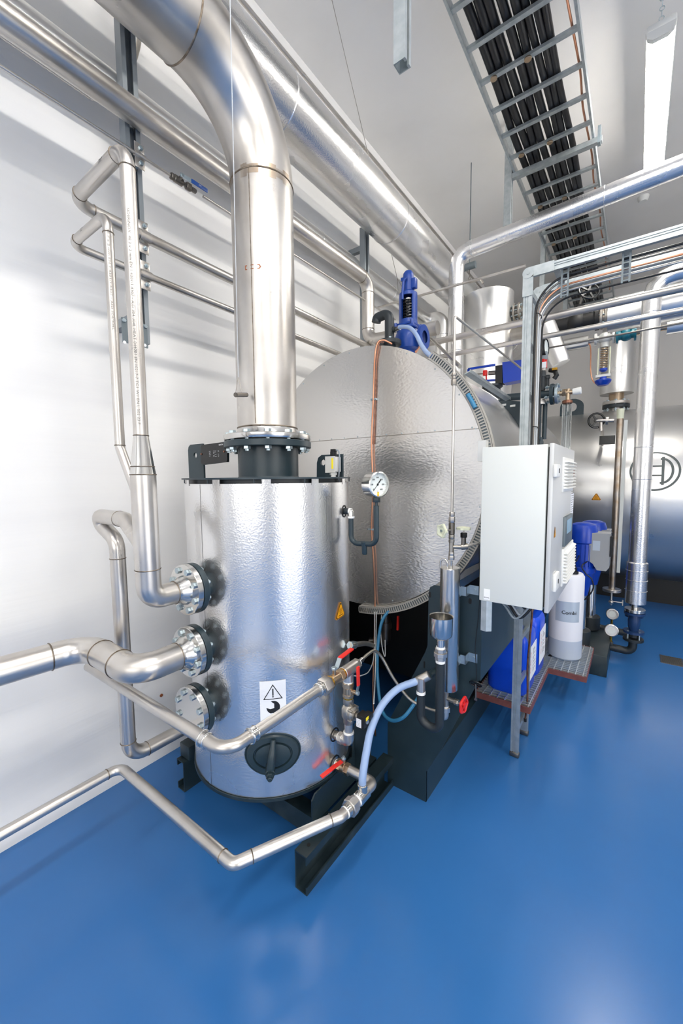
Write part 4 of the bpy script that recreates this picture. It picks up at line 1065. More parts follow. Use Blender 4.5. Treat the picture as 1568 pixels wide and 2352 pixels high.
# cable bundle under the cabinet
CW = thing('cable_bundle', 'bundle of grey and black cables looping under the cabinet', 'cable', ((xa+xb)/2, 1.8, zb_-.1))
rr = random.Random(5)
for i, mn in enumerate(('cable_grey', 'cable', 'cable_light', 'cable_grey', 'cable', 'cable_grey', 'yellow_tag', 'cable')):
    yy = 1.66+.035*i; x0_ = xa+.035+rr.random()*.05
    P = [V((1.60, yy+.1, zb_+.03-.01*i)), V((x0_, yy, zb_-.03-.005*i)), V((x0_+.05, yy-.01, zb_-.055-rr.random()*.03)), V((x0_+.10, yy, zb_-.02)), V((x0_+.11, yy, zb_+.005))]
    MB().sweep(spline(P, 8), .0055 if i % 2 else .004, 10).build('cable', mn, CW)

# ================================================================== CABLE LADDER PORTAL
PX, PY0, PY1, PZT = 1.644, 2.325, 2.565, 2.665
PL = thing('ladder_portal', 'galvanised cable ladder standing upright on the floor and turning right overhead', 'cable ladder', (PX, 2.44, 0))
def rail_prof(w, d): return [(-w/2, -d/2), (w/2, -d/2), (w/2, -d/2+.003), (w*.30, -d/2+.004), (w*.27, -d*.18), (w*.12, -d*.18), (w*.09, -d/2+.004), (-w*.05, -d/2+.004), (-w*.08, -d*.2), (-w*.2, -d*.2), (-w*.23, -d/2+.003), (-w/2+.006, -d/2+.003), (-w/2+.006, d/2-.0), (-w/2, d/2)]
def fullprof(w, d):
    # front face with two grooves
    return [(-w/2, d/2), (-w/2, -d/2), (-w*.26, -d/2), (-w*.24, -d/2+.004), (-w*.14, -d/2+.004), (-w*.12, -d/2), (-w*.02, -d/2), (0, -d/2+.004), (w*.10, -d/2+.004), (w*.12, -d/2), (w/2, -d/2), (w/2, d/2)]
for yy, s in ((PY0, 1), (PY1, -1)):
    m = MB(); m.prism([(a, b*s) for a, b in fullprof(.043, .020)], (PX, yy, .012), 'x', 'y', 'z', PZT-.05); m.build('upright_rail', 'galv', PL)
    m = MB(); m.prism([(a, b*s) for a, b in fullprof(.043, .020)], (PX+.02, yy, PZT-.0215), '-z', 'y', 'x', 2.6); m.build('top_rail', 'galv', PL)
    m = MB().bx((PX-.026, yy-.014, -.0), (PX+.026, yy+.014, .03), bev=.006); m.build('foot_cap', 'steel_dark', PL)
for i in range(10):
    m = MB().box((PX, (PY0+PY1)/2, .14+.27*i), (.016, PY1-PY0-.018, .030)); m.build('rung', 'galv', PL)
for i in range(9):
    m = MB().box((PX+.12+.29*i, (PY0+PY1)/2, PZT-.009), (.030, PY1-PY0-.018, .014)); m.build('rung', 'galv', PL)
for yy in (PY0-.0125, PY1+.0125):
    m = MB().box((PX, yy, PZT-.080), (.050, .004, .115)).box((PX+.06, yy, PZT-.0215), (.120, .004, .050)).cyl((PX, yy-.0032, PZT-.024), (PX, yy+.0032, PZT-.024), .0275, n=24)
    m.cyl((PX, yy-.006, PZT-.024), (PX, yy+.006, PZT-.024), .008, n=12); m.build('corner_joint', 'galv', PL)
for i in range(2):
    x = U((1297, 1438)[i], 600, y=PY0).x
    m = MB()
    for dx in (-.014, .014): m.box((x+dx, PY0+.02, PZT-.10), (.008, .006, .15))
    for k in range(6): m.box((x, PY0+.02, PZT-.165+.026*k), (.022, .005, .006))
    m.build('cable_hanger', 'galv_dark', PL)
for i, (mn, r, dy, dz) in enumerate((('cable', .007, .05, -.02), ('steel_dark', .006, .07, -.03), ('cable_light', .0045, .09, -.02), ('copper', .006, .10, -.045), ('cable_grey', .0055, .12, -.05), ('cable_light', .005, .14, -.06), ('cable', .008, .16, -.05), ('steel', .008, .10, -.075), ('cable', .006, .20, -.07))):
    yy = PY0+dy; zt_ = PZT-.04+dz
    r *= .8; dx = .0035*(i % 3); P = fillet([V((PX+.028+dx, yy, .9 if i % 2 else 1.55)), V((PX+.028+dx, yy, zt_)), V((PX+.34, yy, zt_+.004)), V((4.1, yy, zt_))], [.22+.01*i, .3], 12)
    cb = thing('routed_cable', ['black cable, outermost in the bend of the portal ladder', 'dark steel conduit in the bend of the portal ladder', 'thin pale cable in the bend of the portal ladder, beside the dark conduit', 'bare copper earth strand in the bend of the portal ladder', 'mid grey cable in the portal ladder bend', 'pale cable in the portal ladder bend, next to the thick black one', 'thick black cable in the portal ladder bend', 'silver flexible conduit, innermost in the portal ladder bend', 'black cable at the back rail of the portal ladder'][i], 'cable', P[0], 'cables bending over the portal ladder')
    MB().sweep(P, r, 10).build('cable_run', mn, cb)
EC = thing('earth_cable', 'brown copper earth cable running down inside the upright ladder', 'cable', (PX, 2.44, .4))
P = [U(1222, 1390, y=2.50), U(1221, 1420, y=2.50), U(1216, 1470, y=2.50), U(1211, 1530, y=2.50), U(1211, 1600, y=2.50), U(1206, 1650, y=2.50)]
MB().sweep(spline(P, 8), .0055, 10).build('cable_run', 'copper_old', EC)
m = MB().cyl(P[-1], P[-1]-V((.0, 0, .02)), .008, n=10); m.build('cable_lug', 'black', EC)
for px, py in ((1209, 981), (1209, 726), (1209, 1522)):
    p = U(px, py, y=2.38)
    if py < 1100:
        m = MB(); n = 16; c = V((PX+.034, 2.42, p.z)); P = [c+V((.013*math.cos(2*PI*i/n), .05*math.sin(2*PI*i/n), 0)) for i in range(n+2)]; m.sweep(P, .0025, 6, False); m.build('cable_tie', 'black', PL)

# ================================================================== TOP OF THE BIG BOILER
vx_, vy_ = .82, 2.55
def VY(px, py, y=vy_): return U(px, py, y=y)
SVt = thing('safety_valve', 'tall blue safety valve with open spring window on the boiler top', 'valve', (vx_, vy_, 2.34))
def vz(py): return VY(935, py).z
sx = VY(937, 720).x
m = MB().lathe([(0, vz(812)), (.045, vz(810)), (.075, vz(803)), (.088, vz(790)), (.090, vz(778)), (.080, vz(766)), (.070, vz(760)), (0, vz(760))], (sx, vy_, 0), 'z', 32)
m.lathe([(.05, .08), (.062, .10), (.078, .105), (.078, .125), (.04, .125)], (sx, vy_, vz(783)), 'x', 28)
m.cyl((sx, vy_, 2.33), (sx, vy_, vz(806)), .05, n=24); m.build('valve_body', 'blue_valve', SVt)
m = MB().box((sx, vy_, vz(758)), (.150, .150, .020), bev=.004).box((sx, vy_, vz(750)), (.135, .135, .016), bev=.003)
for a in (-1, 1):
    for b in (-1, 1): m.hexa((sx+a*.062, vy_+b*.062, vz(757)), (sx+a*.062, vy_+b*.062, vz(745)), .013)
m.build('bonnet_flange', 'blue_valve', SVt)
# windowed bonnet: two wall arcs plus full rings
za_, zb3, zc3, zd3 = vz(748), vz(738), vz(684), vz(672)
m = MB(); rB = .062
m.lathe([(rB-.012, za_), (rB+.003, za_), (rB, zb3), (rB-.012, zb3)], (sx, vy_, 0), 'z', 40)
m.lathe([(rB-.012, zc3), (rB, zc3), (rB-.002, zd3-.012), (rB-.018, zd3), (.034, zd3+.004), (.034, zd3-.01)], (sx, vy_, 0), 'z', 40)
ca = math.atan2(CAM.y-vy_, CAM.x-sx)-.16
for k in (0, 1):
    c = ca+k*PI; m.lathe([(rB-.012, zb3-.001), (rB, zb3-.001), (rB, zc3+.001), (rB-.012, zc3+.001), (rB-.012, zb3-.001)], (sx, vy_, 0), 'z', 14, c+.62, c+PI-.62, ref=V((1, 0, 0)))
m.build('bonnet', 'blue_valve', SVt)
m = MB(); n = 150; hh = zc3-.025-zb3
m.sweep([V((sx+.034*math.cos(2*PI*7*i/n), vy_+.034*math.sin(2*PI*7*i/n), zb3+.004+hh*i/n)) for i in range(n+1)], .0062, 8); sp = m.build('spring', 'black_gloss', SVt)
m = MB().cyl((sx, vy_, zb3), (sx, vy_, zc3), .006, n=12).cyl((sx, vy_, zc3-.024), (sx, vy_, zc3-.016), .040, n=24); m.build('spindle', 'steel_bright', sp)
m = MB().lathe([(.034, zd3-.005), (.036, zd3+.01), (.036, vz(640)), (.034, vz(630)), (.024, vz(625)), (0, vz(624))], (sx, vy_, 0), 'z', 28)
m.bx((sx+.016, vy_-.020, vz(668)), (sx+.060, vy_+.020, vz(645)), bev=.006); m.box((sx-.02, vy_-.036, vz(645)), (.03, .01, .02)); m.build('cap', 'blue_valve', SVt)
P = [VY(934, 638, vy_-.05), VY(927, 645, vy_-.055), VY(925, 660, vy_-.06), VY(924, 675, vy_-.065), VY(924, 688, vy_-.07)]
m = MB().sweep(spline(P, 5), .0085, 10); m.build('lift_lever', 'blue_valve', SVt)

VP = thing('vent_pipe', 'dark grey vent stub bent to the left on the boiler top', 'pipe', (.82, 2.38, 2.34)); yv = 2.38
c0, c1, c2 = U(894, 781, y=yv), U(894, 718, y=yv), U(867, 722, y=yv)
m = MB().tube([c0, V((c0.x, yv, c1.z)), V((c2.x-.005, yv, c1.z-.012)), V((c2.x-.012, yv, c1.z-.04))], .031, bend=[.055, .02], n=26); m.cyl(U(895, 757, y=yv), U(908, 757, y=yv), .018, n=18)
m.build('bent_pipe', 'black_paint', VP)
m = MB().cyl((c0.x, yv, c0.z-.035), (c0.x, yv, c0.z-.008), .078, n=36, bev=.003); m.cyl((c0.x, yv, 2.33), (c0.x, yv, c0.z-.03), .04, n=20); m.build('flange', 'black_paint', VP)
bolts(VP, (c0.x, yv, c0.z-.008), 'z', .058, 4, .010, .010, a0=.6)
H = thing('vent_hose', 'pale translucent hose curving from the vent stub into the grey trunking', 'hose', (1.0, 2.2, 2.4))
P = [U(909, 757, y=yv), U(920, 751, y=2.34), U(940, 753, y=2.27), U(955, 768, y=2.2), U(966, 790, y=2.12), U(978, 808, y=2.02), U(992, 820, y=1.94)]
MB().sweep(spline(P, 8), .0125, 16).build('hose', 'hose_clear', H)
MB().cyl(P[0], P[0].lerp(P[1], .8), .0145, n=18).build('hose_clamp', 'steel_bright', H)
CT = thing('copper_stub', 'short copper tube by the foot of the blue safety valve', 'pipe', U(960, 806, y=2.3))
MB().sweep([U(968, 790, y=2.4), U(955, 808, y=2.3)], .007, 10).build('tube', 'copper', CT)

# sloped perforated tray on the barrel shoulder
TY_ = thing('perforated_tray', 'narrow grey perforated tray running back along the barrel shoulder', 'cable tray', U(1110, 890, y=2.3))
a, b = U(1072, 856, y=1.99), U(1166, 918, y=2.72)
m = MB().bar(a, b, .030, .005, up=(-.4, 0, 1)); m.bar(a+V((.016, 0, .006)), b+V((.016, 0, .006)), .003, .016); m.build('tray', 'galv', TY_)
m = MB()
LG = thing('barrel_lug', 'black lifting eye plate on the boiler barrel behind the portal', 'lifting lug', U(1165, 960, y=2.92))
m = MB(); pxprism(m, [(1143, 918), (1195, 922), (1195, 990), (1178, 978), (1166, 955)], 'y', 2.92, .012); m.build('eye_plate', 'dark_paint', LG)
for px, py in ((1156, 930), (1177, 932)):
    p = U(px, py, y=2.917); m = MB(); m.box(p, (.034, .003, .014), bev=.001); m.build('eye_slot', 'housing', LG)
# blue actuator valve
yq = 3.2; AV = thing('actuator_valve', 'valve with square blue actuator box above the boiler barrel', 'valve', (1.25, yq, 2.25))
m = MB(); pxprism(m, [(1153, 832), (1198, 826), (1198, 872), (1155, 880)], 'y', yq-.05, .10); m.build('actuator_box', 'blue_motor', AV)
m = MB(); pxprism(m, [(1137, 840), (1153, 838), (1153, 880), (1137, 880)], 'y', yq-.04, .08); m.build('bearing_block', 'black', AV)
m = MB(); m.bar(U(1075, 848, y=yq), U(1137, 838, y=yq), .012, .016).bar(U(1100, 876, y=yq), U(1137, 873, y=yq), .012, .014).bar(U(1075, 848, y=yq), U(1078, 862, y=yq), .012, .016); m.build('yoke', 'blue_motor', AV)
m = MB().cyl(U(1088, 860, y=yq), U(1112, 858, y=yq), .005, n=10).cyl(U(1122, 857, y=yq), U(1137, 856, y=yq), .016, n=14); m.build('stem', 'steel_dark', AV)
m = MB().box(U(1114, 857, y=yq), (.030, .03, .040), bev=.004).cyl(U(1116, 860, y=yq), U(1117, 875, y=yq), .006, n=8); m.build('travel_indicator', 'red_paint', AV)
c = U(1130, 890, y=yq); m = MB().lathe([(0, -.12), (.06, -.12), (.06, -.01), (.075, 0), (.075, .015), (0, .015)], c, 'z', 28); m.build('valve_body', 'black_paint', AV)

# level gauge cluster beside the portal
yg = 2.75
LGc = thing('level_gauge_branch', 'dark flanged branch pipe with small fittings right of the portal', 'pipe fitting', U(1240, 905, y=yg))
def G_(px, py, dy=0): return U(px, py, y=yg+dy)
m = MB().tube([G_(1150, 914), G_(1262, 905)], .022, n=20); m.build('branch_pipe', 'dark_paint', LGc)
m = MB(); c = G_(1264, 906); m.cyl(c, c+V((.020, 0, 0)), .062, n=32, bev=.002); m.build('flange', 'dark_paint', LGc)
m = MB(); m.cyl(c+V((.027, 0, 0)), c+V((.043, 0, 0)), .060, n=32, bev=.002); m.build('flange', 'zinc', LGc)
bolts(LGc, c+V((.043, 0, 0)), 'x', .046, 4, .010, .010, a0=.5, back=.055)
m = MB(); q = c+V((.043, 0, 0)); m.mat('brass_pale').cyl(q, q+V((.05, 0, 0)), .014, n=16).hexa(q+V((.02, 0, 0)), q+V((.04, 0, 0)), .022).cyl(q+V((.05, 0, -.05)), q+V((.05, 0, .02)), .012, n=16)
m.mat('brass_pale').cyl(q+V((.05, 0, 0)), q+V((.075, 0, 0)), .013, n=16); gv_ = m.build('gauge_valve', None, LGc)
m = MB().cyl(q+V((.073, 0, 0)), q+V((.118, 0, .003)), .018, .021, n=22, bev=.003); lab(m.build('valve_knob', 'white_plastic', gv_), 'white knob')
m = MB().lathe([(.022, 0), (.028, -.004), (.028, -.018), (.022, -.022)], q+V((.048, 0, -.045)), 'z', 24); m.build('copper_collar', 'copper_old', LGc)
m = MB(); t0 = q+V((.048, 0, -.062)); m.lathe([(.026, 0), (.026, -.60), (.0235, -.60), (.0235, 0), (.026, 0)], t0, 'z', 32); m.build('sight_tube', 'glass', LGc)
m = MB()
for dx, dy in ((-.012, 0), (.016, .03)):
    a = G_(1243, 925); m.cyl(a+V((dx, dy, 0)), a+V((dx, dy, -.22)), .0135, n=16)
a = G_(1243, 925); m.cyl(a+V((-.0, .01, -.21)), a+V((0, .01, -.30)), .013, n=14).hexa(a+V((0, .01, -.235)), a+V((0, .01, -.265)), .020); m.build('siphon_pipes', 'dark_paint', LGc)
a = G_(1243, 918); m = MB().cyl(a, a+V((0, 0, -.03)), .020, n=16).hexa(a+V((0, 0, -.005)), a+V((0, 0, -.03)), .026); m.build('siphon_nut', 'steel', LGc)
m = MB(); a = G_(1246, 897); m.tube([a, G_(1246, 862)], .0135, n=14); m.hexa(G_(1246, 866), G_(1246, 852), .020); m.tube([G_(1256, 892, .05), G_(1256, 866, .05)], .0125, n=14); m.hexa(G_(1256, 870, .05), G_(1256, 862, .05), .018); m.build('riser_pipes', 'black_paint', LGc)
PT = thing('pressure_transmitter', 'small transmitter with red band right of the portal', 'sensor', G_(1248, 850))
MB().cyl(G_(1248, 854), G_(1248, 846), .014, n=14).build('socket', 'steel', PT)
MB().cyl(G_(1248, 846), G_(1248, 826), .020, n=20).build('red_band', 'red_paint', PT)
MB().box(G_(1248.5, 838, -.021), (.028, .003, .035)).build('label', 'paper', PT)
MB().box(G_(1249, 818), (.036, .036, .050), bev=.004).build('plug', 'cable_grey', PT)
GG = thing('round_gauge', 'black round pressure gauge with bluish dial, turned to the right', 'gauge', G_(1258, 800))
d = V((.97, -.10, 0)).normalized(); c = G_(1250, 799)
MB().lathe([(0, -.02), (.050, -.02), (.052, .012), (.048, .014), (.046, .008), (0, .008)], c, d, 32).build('gauge_case', 'black_gloss', GG)
MB().lathe([(0, .0085), (.045, .0085)], c, d, 32).build('gauge_dial', 'dial', GG)
MB().cyl(c+V((0, 0, -.05)), c+V((0, 0, -.085)), .009, n=12).build('gauge_stem', 'brass', GG)
m = MB().sweep([G_(1262, 850, .05), G_(1274, 852, .04), G_(1278, 862, .03), G_(1272, 870, .03)], .014, 12); BT = m.build('bent_transducer', 'black', None); tag(BT, 'stubby black bent transducer beside the red banded transmitter', 'sensor')
MB().box(G_(1274, 848, .03), (.028, .028, .014)).build('top_cap', 'brass', BT)

# ================================================================== WALL RUNS
def post(y, z0, z1, label):
    P_ = thing('channel_post', label, 'post', (.22, y, z0))
    m = MB(); w = .034
    m.prism([(.20, y-w), (.25, y-w), (.25, y-w+.02), (.245, y-w+.02), (.245, y-w+.006), (.206, y-w+.006), (.206, y+w-.006), (.245, y+w-.006), (.245, y+w-.02), (.25, y+w-.02), (.25, y+w), (.20, y+w)], (0, 0, z0), 'x', 'y', 'z', z1-z0)
    m.build('channel', 'post_grey', P_)
    for z in (z0+.12, z1-.15):
        MB().bx((-.0, y-.02, z-.02), (.202, y+.02, z+.02)).build('fixing_arm', 'post_grey', P_)
    return P_
wp = post(1.012, 2.24, 4.7, 'grey steel channel post on the wall left of the flue')
a, b = U(279, 728, x=.255), U(340, 800, x=.255)
m = MB().bx((.250, a.y, b.z), (.256, b.y, a.z)); m.build('foot_plate', 'galv_dark', wp)
for px, py in ((284, 736), (333, 750), (286, 786), (333, 793)):
    p = U(px, py, x=.256)
    if py < 780: m = MB().hexa(p, p+V((.008, 0, 0)), .009).build('plate_bolt', 'zinc', wp)
    else: m = MB().cyl(p, p+V((.001, 0, 0)), .007, n=12).build('plate_hole', 'paper', wp)
post(2.956, 2.55, 3.66, 'grey steel channel post on the wall right of the flue')

XW = .30
def wz(s): return 1.6+(CAM.x-XW)*s
# thick stainless wall pipe
el = U(845, 645, x=XW)
WP1 = thing('thick_run_pipe', 'thick stainless pipe along the wall, turning down right of the flue', 'pipe', (XW, 1.5, 3.1))
zc1 = wz(.870); lb = U(852, 787, x=XW)
m = MB().tube([(XW, -1.5, zc1), (XW, el.y, zc1), (XW, el.y, lb.z), (.9, el.y+.02, lb.z-.02)], .0508, bend=[.10, .09], n=36, seg=12); m.build('pipe_run', 'steel', WP1)
weld(WP1, (XW, el.y-.10, zc1), 'y', .0508); weld(WP1, (XW, el.y, zc1-.10), 'z', .0508); weld(WP1, (XW, el.y, lb.z+.09), 'z', .0508)
# insulated wall pipe behind
WP2 = thing('insulated_run_pipe', 'silver insulated pipe along the wall just above the thick stainless one', 'pipe', (.13, 2, 3.3))
z2_ = 1.6+(CAM.x-.13)*.883; v2 = U(1016, 720, y=4.4)
m = MB().tube([(.13, -1.5, z2_), (.13, 4.4, z2_), (v2.x, 4.4, z2_+.0), (v2.x, 4.4, 1.9)], .070, bend=.13, n=32, seg=6); m.build('cladding', 'clad_fine', WP2)
for y in (1.05, 2.45, 3.55): MB().ring((.13, y, z2_), 'y', .0705, .003, 32, 6).build('lap_bead', 'clad', WP2)
for x, z in ((v2.x-.12, z2_), ): MB().ring((x, 4.4, z), 'x', .0705, .003, 32, 6).build('lap_bead', 'clad', WP2)
for z in (z2_-.2, z2_-.55): MB().ring((v2.x, 4.4, z), 'z', .0705, .003, 32, 6).build('lap_bead', 'clad', WP2)
t_ = U(980, 757, y=4.4)
WP3 = thing('insulated_branch', 'lower silver insulated branch joining the downcomer left of the steam riser', 'pipe', (.4, 4.4, t_.z))
MB().tube([(.13, 4.4, t_.z), (v2.x, 4.4, t_.z)], .068, n=32).build('cladding', 'clad_fine', WP3)
MB().ring((v2.x-.10, 4.4, t_.z), 'x', .069, .003, 32, 6).build('lap_bead', 'clad', WP3)
# big duct
dx_ = .45; dr = .170; dz = 1.6+(CAM.x-dx_)*1.2175
WD = thing('insulated_duct', 'very thick silver insulated duct high along the wall, running back', 'pipe', (dx_, 4, dz-dr))
m = MB().lathe([(dr, -2), (dr, 8.33), (0, 8.33)], (dx_, 0, dz), 'y', 64); m.build('cladding', 'clad', WD)
for y in (1.72, 2.98, 4.2, 5.4, 6.6): MB().ring((dx_, y, dz), 'y', dr+.0005, .004, 64, 6).build('lap_bead', 'clad', WD)
WRl = thing('upper_rail_pipe', 'slim steel pipe running just above the thick duct', 'pipe', (.22, 4, 4.3))
MB().tube([(.22, -1.5, 1.6+(CAM.x-.22)*1.405), (.22, 8.3, 1.6+(CAM.x-.22)*1.405)], .0135, n=16).build('tube', 'steel', WRl)
# thin wall pipe with blue lever valve
zt3 = wz(.779)
TWp = thing('thin_run_pipe', 'thin stainless pipe along the wall carrying the blue lever valve', 'pipe', (XW, 2, zt3))
MB().tube([(XW, -1.5, zt3), (XW, 1.155, zt3)], .0068, n=14).build('tube', 'steel', TWp)
MB().tube([(XW, 1.335, zt3), (XW, 3.35, zt3)], .0068, n=14).build('tube', 'steel', TWp)
BVb = thing('lever_ball_valve', 'small stainless ball valve with blue lever on the wall pipe', 'valve', (XW, 1.25, zt3))
def wy(px, py): return U(px, py, x=XW).y
ya, yb2 = wy(392, 405), wy(440, 436)
m = MB().hexa((XW, ya, zt3), (XW, ya+.018, zt3), .015, 8).cyl((XW, ya+.016, zt3), (XW, ya+.062, zt3), .0165, n=20, bev=.003).cyl((XW, ya+.06, zt3), (XW, ya+.082, zt3), .009, n=14).hexa((XW, ya+.080, zt3), (XW, ya+.105, zt3), .0175, 8).hexa((XW, ya+.112, zt3), (XW, ya+.135, zt3), .011)
m.cyl((XW+.01, ya+.038, zt3), (XW+.032, ya+.038, zt3+.006), .0075, n=12); m.build('valve_body', 'steel_dark', BVb)
m = MB().mat('zinc').bar((XW+.034, ya+.030, zt3+.008), (XW+.036, ya+.085, zt3+.009), .018, .003, up=(1, 0, 0)); m.hexa((XW+.03, ya+.038, zt3+.007), (XW+.040, ya+.038, zt3+.008), .009)
m.mat('blue_handle').bar((XW+.038, ya+.085, zt3+.009), (XW+.040, ya+.175, zt3+.008), .019, .006, up=(1, 0, 0), bev=.0025)
m.mat('paper'); put_text(m, '304', .009, lambda a, b: V((XW+.0435, ya+.13+a, zt3+.0085+b)))
lab(m.build('lever', None, BVb), 'blue lever')
# flexible tube behind the thick pipe
FX = thing('corrugated_tube', 'thin corrugated metal tube along the wall left of the post', 'pipe', (.1, 0, 3.2))
s_ = .836; xf = .09; P = [V((xf, -1.2+.012*i, 1.6+(CAM.x-xf)*s_)) for i in range(int((.93+1.2)/.012))]
MB().sweep(P, [.0125 if i % 2 else .0105 for i in range(len(P))], 12).build('tube', 'steel', FX)
e = P[-1]; MB().sweep([e, e+V((.04, .05, .0)), e+V((.09, .06, .01))], .012, 12).build('tube_end', 'steel', FX)
# pipe clamps on the post
def clamp(px, py, r, z, ax='y'):
    y = 1.012; C_ = thing('pipe_clamp', '', 'clamp', (XW, y, z), 'saddle clamps on the left wall post')
    m = MB().lathe([(r+.0005, -.024), (r+.004, -.024), (r+.004, .024), (r+.0005, .024)], (XW, y, z), 'y', 28); m.build('saddle', 'steel', C_)
    for s in (1, -1):
        b = MB().bx((XW-.006, y-.022, z+s*r), (XW-.001, y+.022, z+s*(r+.045)), bev=.002).build('ear', 'steel', C_)
        MB().hexa((XW-.001, y+.003, z+s*(r+.024)), (XW+.010, y+.003, z+s*(r+.024)), .0105).cyl((XW-.05, y+.003, z+s*(r+.024)), (XW+.014, y+.003, z+s*(r+.024)), .0055, n=10).build('clamp_bolt', 'zinc', b)
    return C_
clamp(0, 0, R1, 2.690)['label'] = 'steel saddle clamp holding the upper of the two middle wall pipes'
clamp(0, 0, R2, 2.525)['label'] = 'steel saddle clamp holding the lower of the two middle wall pipes'
clamp(0, 0, .0072, zt3)['label'] = 'steel saddle clamp holding the thin pipe near the riser top'
# braided drop to the insulated pipe
BH = thing('braided_vent_hose', 'short steel braided hose dropping onto the insulated wall pipe', 'hose', (.13, 1.15, 3.5))
b0 = U(299, 186, x=.13); P = [b0+V((0, 0, -.005)), U(303, 150, x=.13), U(312, 125, x=.13), U(319, 90, x=.13), U(318, 30, x=.13)]
MB().sweep(spline(P[1:], 6), .011, 14).build('hose', 'braid', BH)
MB().cyl(b0, P[1], .009, n=14).hexa(b0.lerp(P[1], .25), b0.lerp(P[1], .5), .018).hexa(b0.lerp(P[1], .75), P[1], .019).build('hose_fitting', 'steel', BH)

# steam riser and crossing pipe
ys_ = 3.6; a = U(1047, 700, y=ys_); c1_ = U(1160, 541, y=ys_); c2_ = U(1388, 451, y=ys_); rs = .066
sl = (c2_.z-c1_.z)/(c2_.x-c1_.x)
SR = thing('insulated_steam_pipe', 'silver insulated riser turning right and crossing below the ceiling', 'pipe', (a.x, ys_, 2.33))
zx = lambda x: c1_.z+sl*(x-c1_.x)
m = MB().tube([(a.x, ys_, 2.30), (a.x, ys_, zx(a.x)), (4.6, ys_, zx(4.6))], rs, bend=.12, n=36, seg=3); m.build('cladding', 'clad', SR)
for x in (a.x+.14, c2_.x): MB().ring((x, ys_, zx(x)), 'x', rs+.0005, .003, 36, 6).build('lap_bead', 'clad', SR)
for z in (3.28, 2.72): MB().ring((a.x, ys_, z), 'z', rs+.0005, .003, 36, 6).build('lap_bead', 'clad', SR)
# separator vessel
vs_ = V((.786, 4.52, 0)); vr = .25; vt_ = U(1120, 657, y=4.27).z
VS = thing('insulated_vessel', 'upright silver insulated vessel behind the steam riser', 'vessel', (vs_.x, vs_.y, 2.3))
m = MB().lathe([(0, 2.25), (vr, 2.25), (vr, vt_-.006), (vr-.006, vt_), (0, vt_+.01)], (vs_.x, vs_.y, 0), 'z', 64); m.build('cladding', 'clad_fine', VS)
m = MB().tube([U(1078, 648, y=4.4), U(1104, 641, y=4.4), U(1109, 651, y=4.4)], .012, bend=.02, n=12); m.build('top_tube', 'steel', VS)
fc = U(1180, 718, y=4.52); m = MB().cyl((vs_.x+vr-.02, 4.52, fc.z), fc+V((.10, 0, 0)), .045, n=24); m.cyl(fc+V((.0, 0, 0)), fc+V((.018, 0, 0)), .085, n=32, bev=.002).cyl(fc+V((.05, 0, 0)), fc+V((.068, 0, 0)), .085, n=32, bev=.002); m.build('side_flange', 'steel_dull', VS)
bolts(VS, fc+V((.068, 0, 0)), 'x', .066, 8, .012, .010, back=.07)

# ================================================================== main line with the black valve
ym = 4.52; cz = U(1320, 742, y=ym).z
def MX(px): return U(px, 742, y=ym).x
ML = thing('black_gate_valve', 'black gate valve with round handwheel in the line right of the portal', 'valve', (MX(1320), ym, cz))
m = MB().cyl((MX(1272), ym, cz), (MX(1374), ym, cz), .065, n=28); m.sphere((MX(1322), ym, cz), .085, 20, (1.2, 1, 1)); m.cyl((MX(1265), ym, cz), (MX(1275), ym, cz), .105, n=32, bev=.003).cyl((MX(1366), ym, cz), (MX(1376), ym, cz), .105, n=32, bev=.003)
m.cyl((MX(1322), ym, cz), (MX(1330), ym-.03, cz+.15), .045, n=20); m.build('valve_body', 'black', ML)
m = MB().cyl((MX(1330), ym-.03, cz+.14), (MX(1340), ym-.07, cz+.26), .012, n=12); m.build('stem', 'steel_dark', ML)
c = U(1352, 668, y=ym-.06); m = MB(); handwheel(m, c, V((.45, -.8, .35)), .085, .010, 5, .018); m.build('handwheel', 'black_gloss', ML)
bolts(ML, (MX(1264), ym, cz), '-x', .085, 8, .011, .010, back=None)
P0 = thing('line_spool', 'dull steel spool piece between the vessel and the black gate valve', 'pipe', (MX(1220), ym, cz))
MB().cyl((vs_.x+vr-.02, ym, cz), (MX(1262), ym, cz), .075, n=28).build('pipe_run', 'steel_dull', P0)
PF = thing('line_flange_pair', 'bolted steel flange pair right of the black gate valve', 'flange', (MX(1385), ym, cz))
for k, px in enumerate((1378, 1389)): MB().cyl((MX(px), ym, cz), (MX(px)+.022, ym, cz), .105, n=32, bev=.003).build('flange', 'steel_dull', PF)
MB().cyl((MX(1376), ym, cz), (MX(1400), ym, cz), .07, n=24).build('neck', 'tinted_steel', PF)
bolts(PF, (MX(1389)+.022, ym, cz), 'x', .086, 8, .012, .012, back=.07)
LH = thing('insulated_header', 'thick silver insulated header running right from the black gate valve', 'pipe', (MX(1450), ym, cz))
MB().cyl((MX(1396), ym, cz), (4.6, ym, cz), .145, n=48).build('cladding', 'clad_fine', LH)

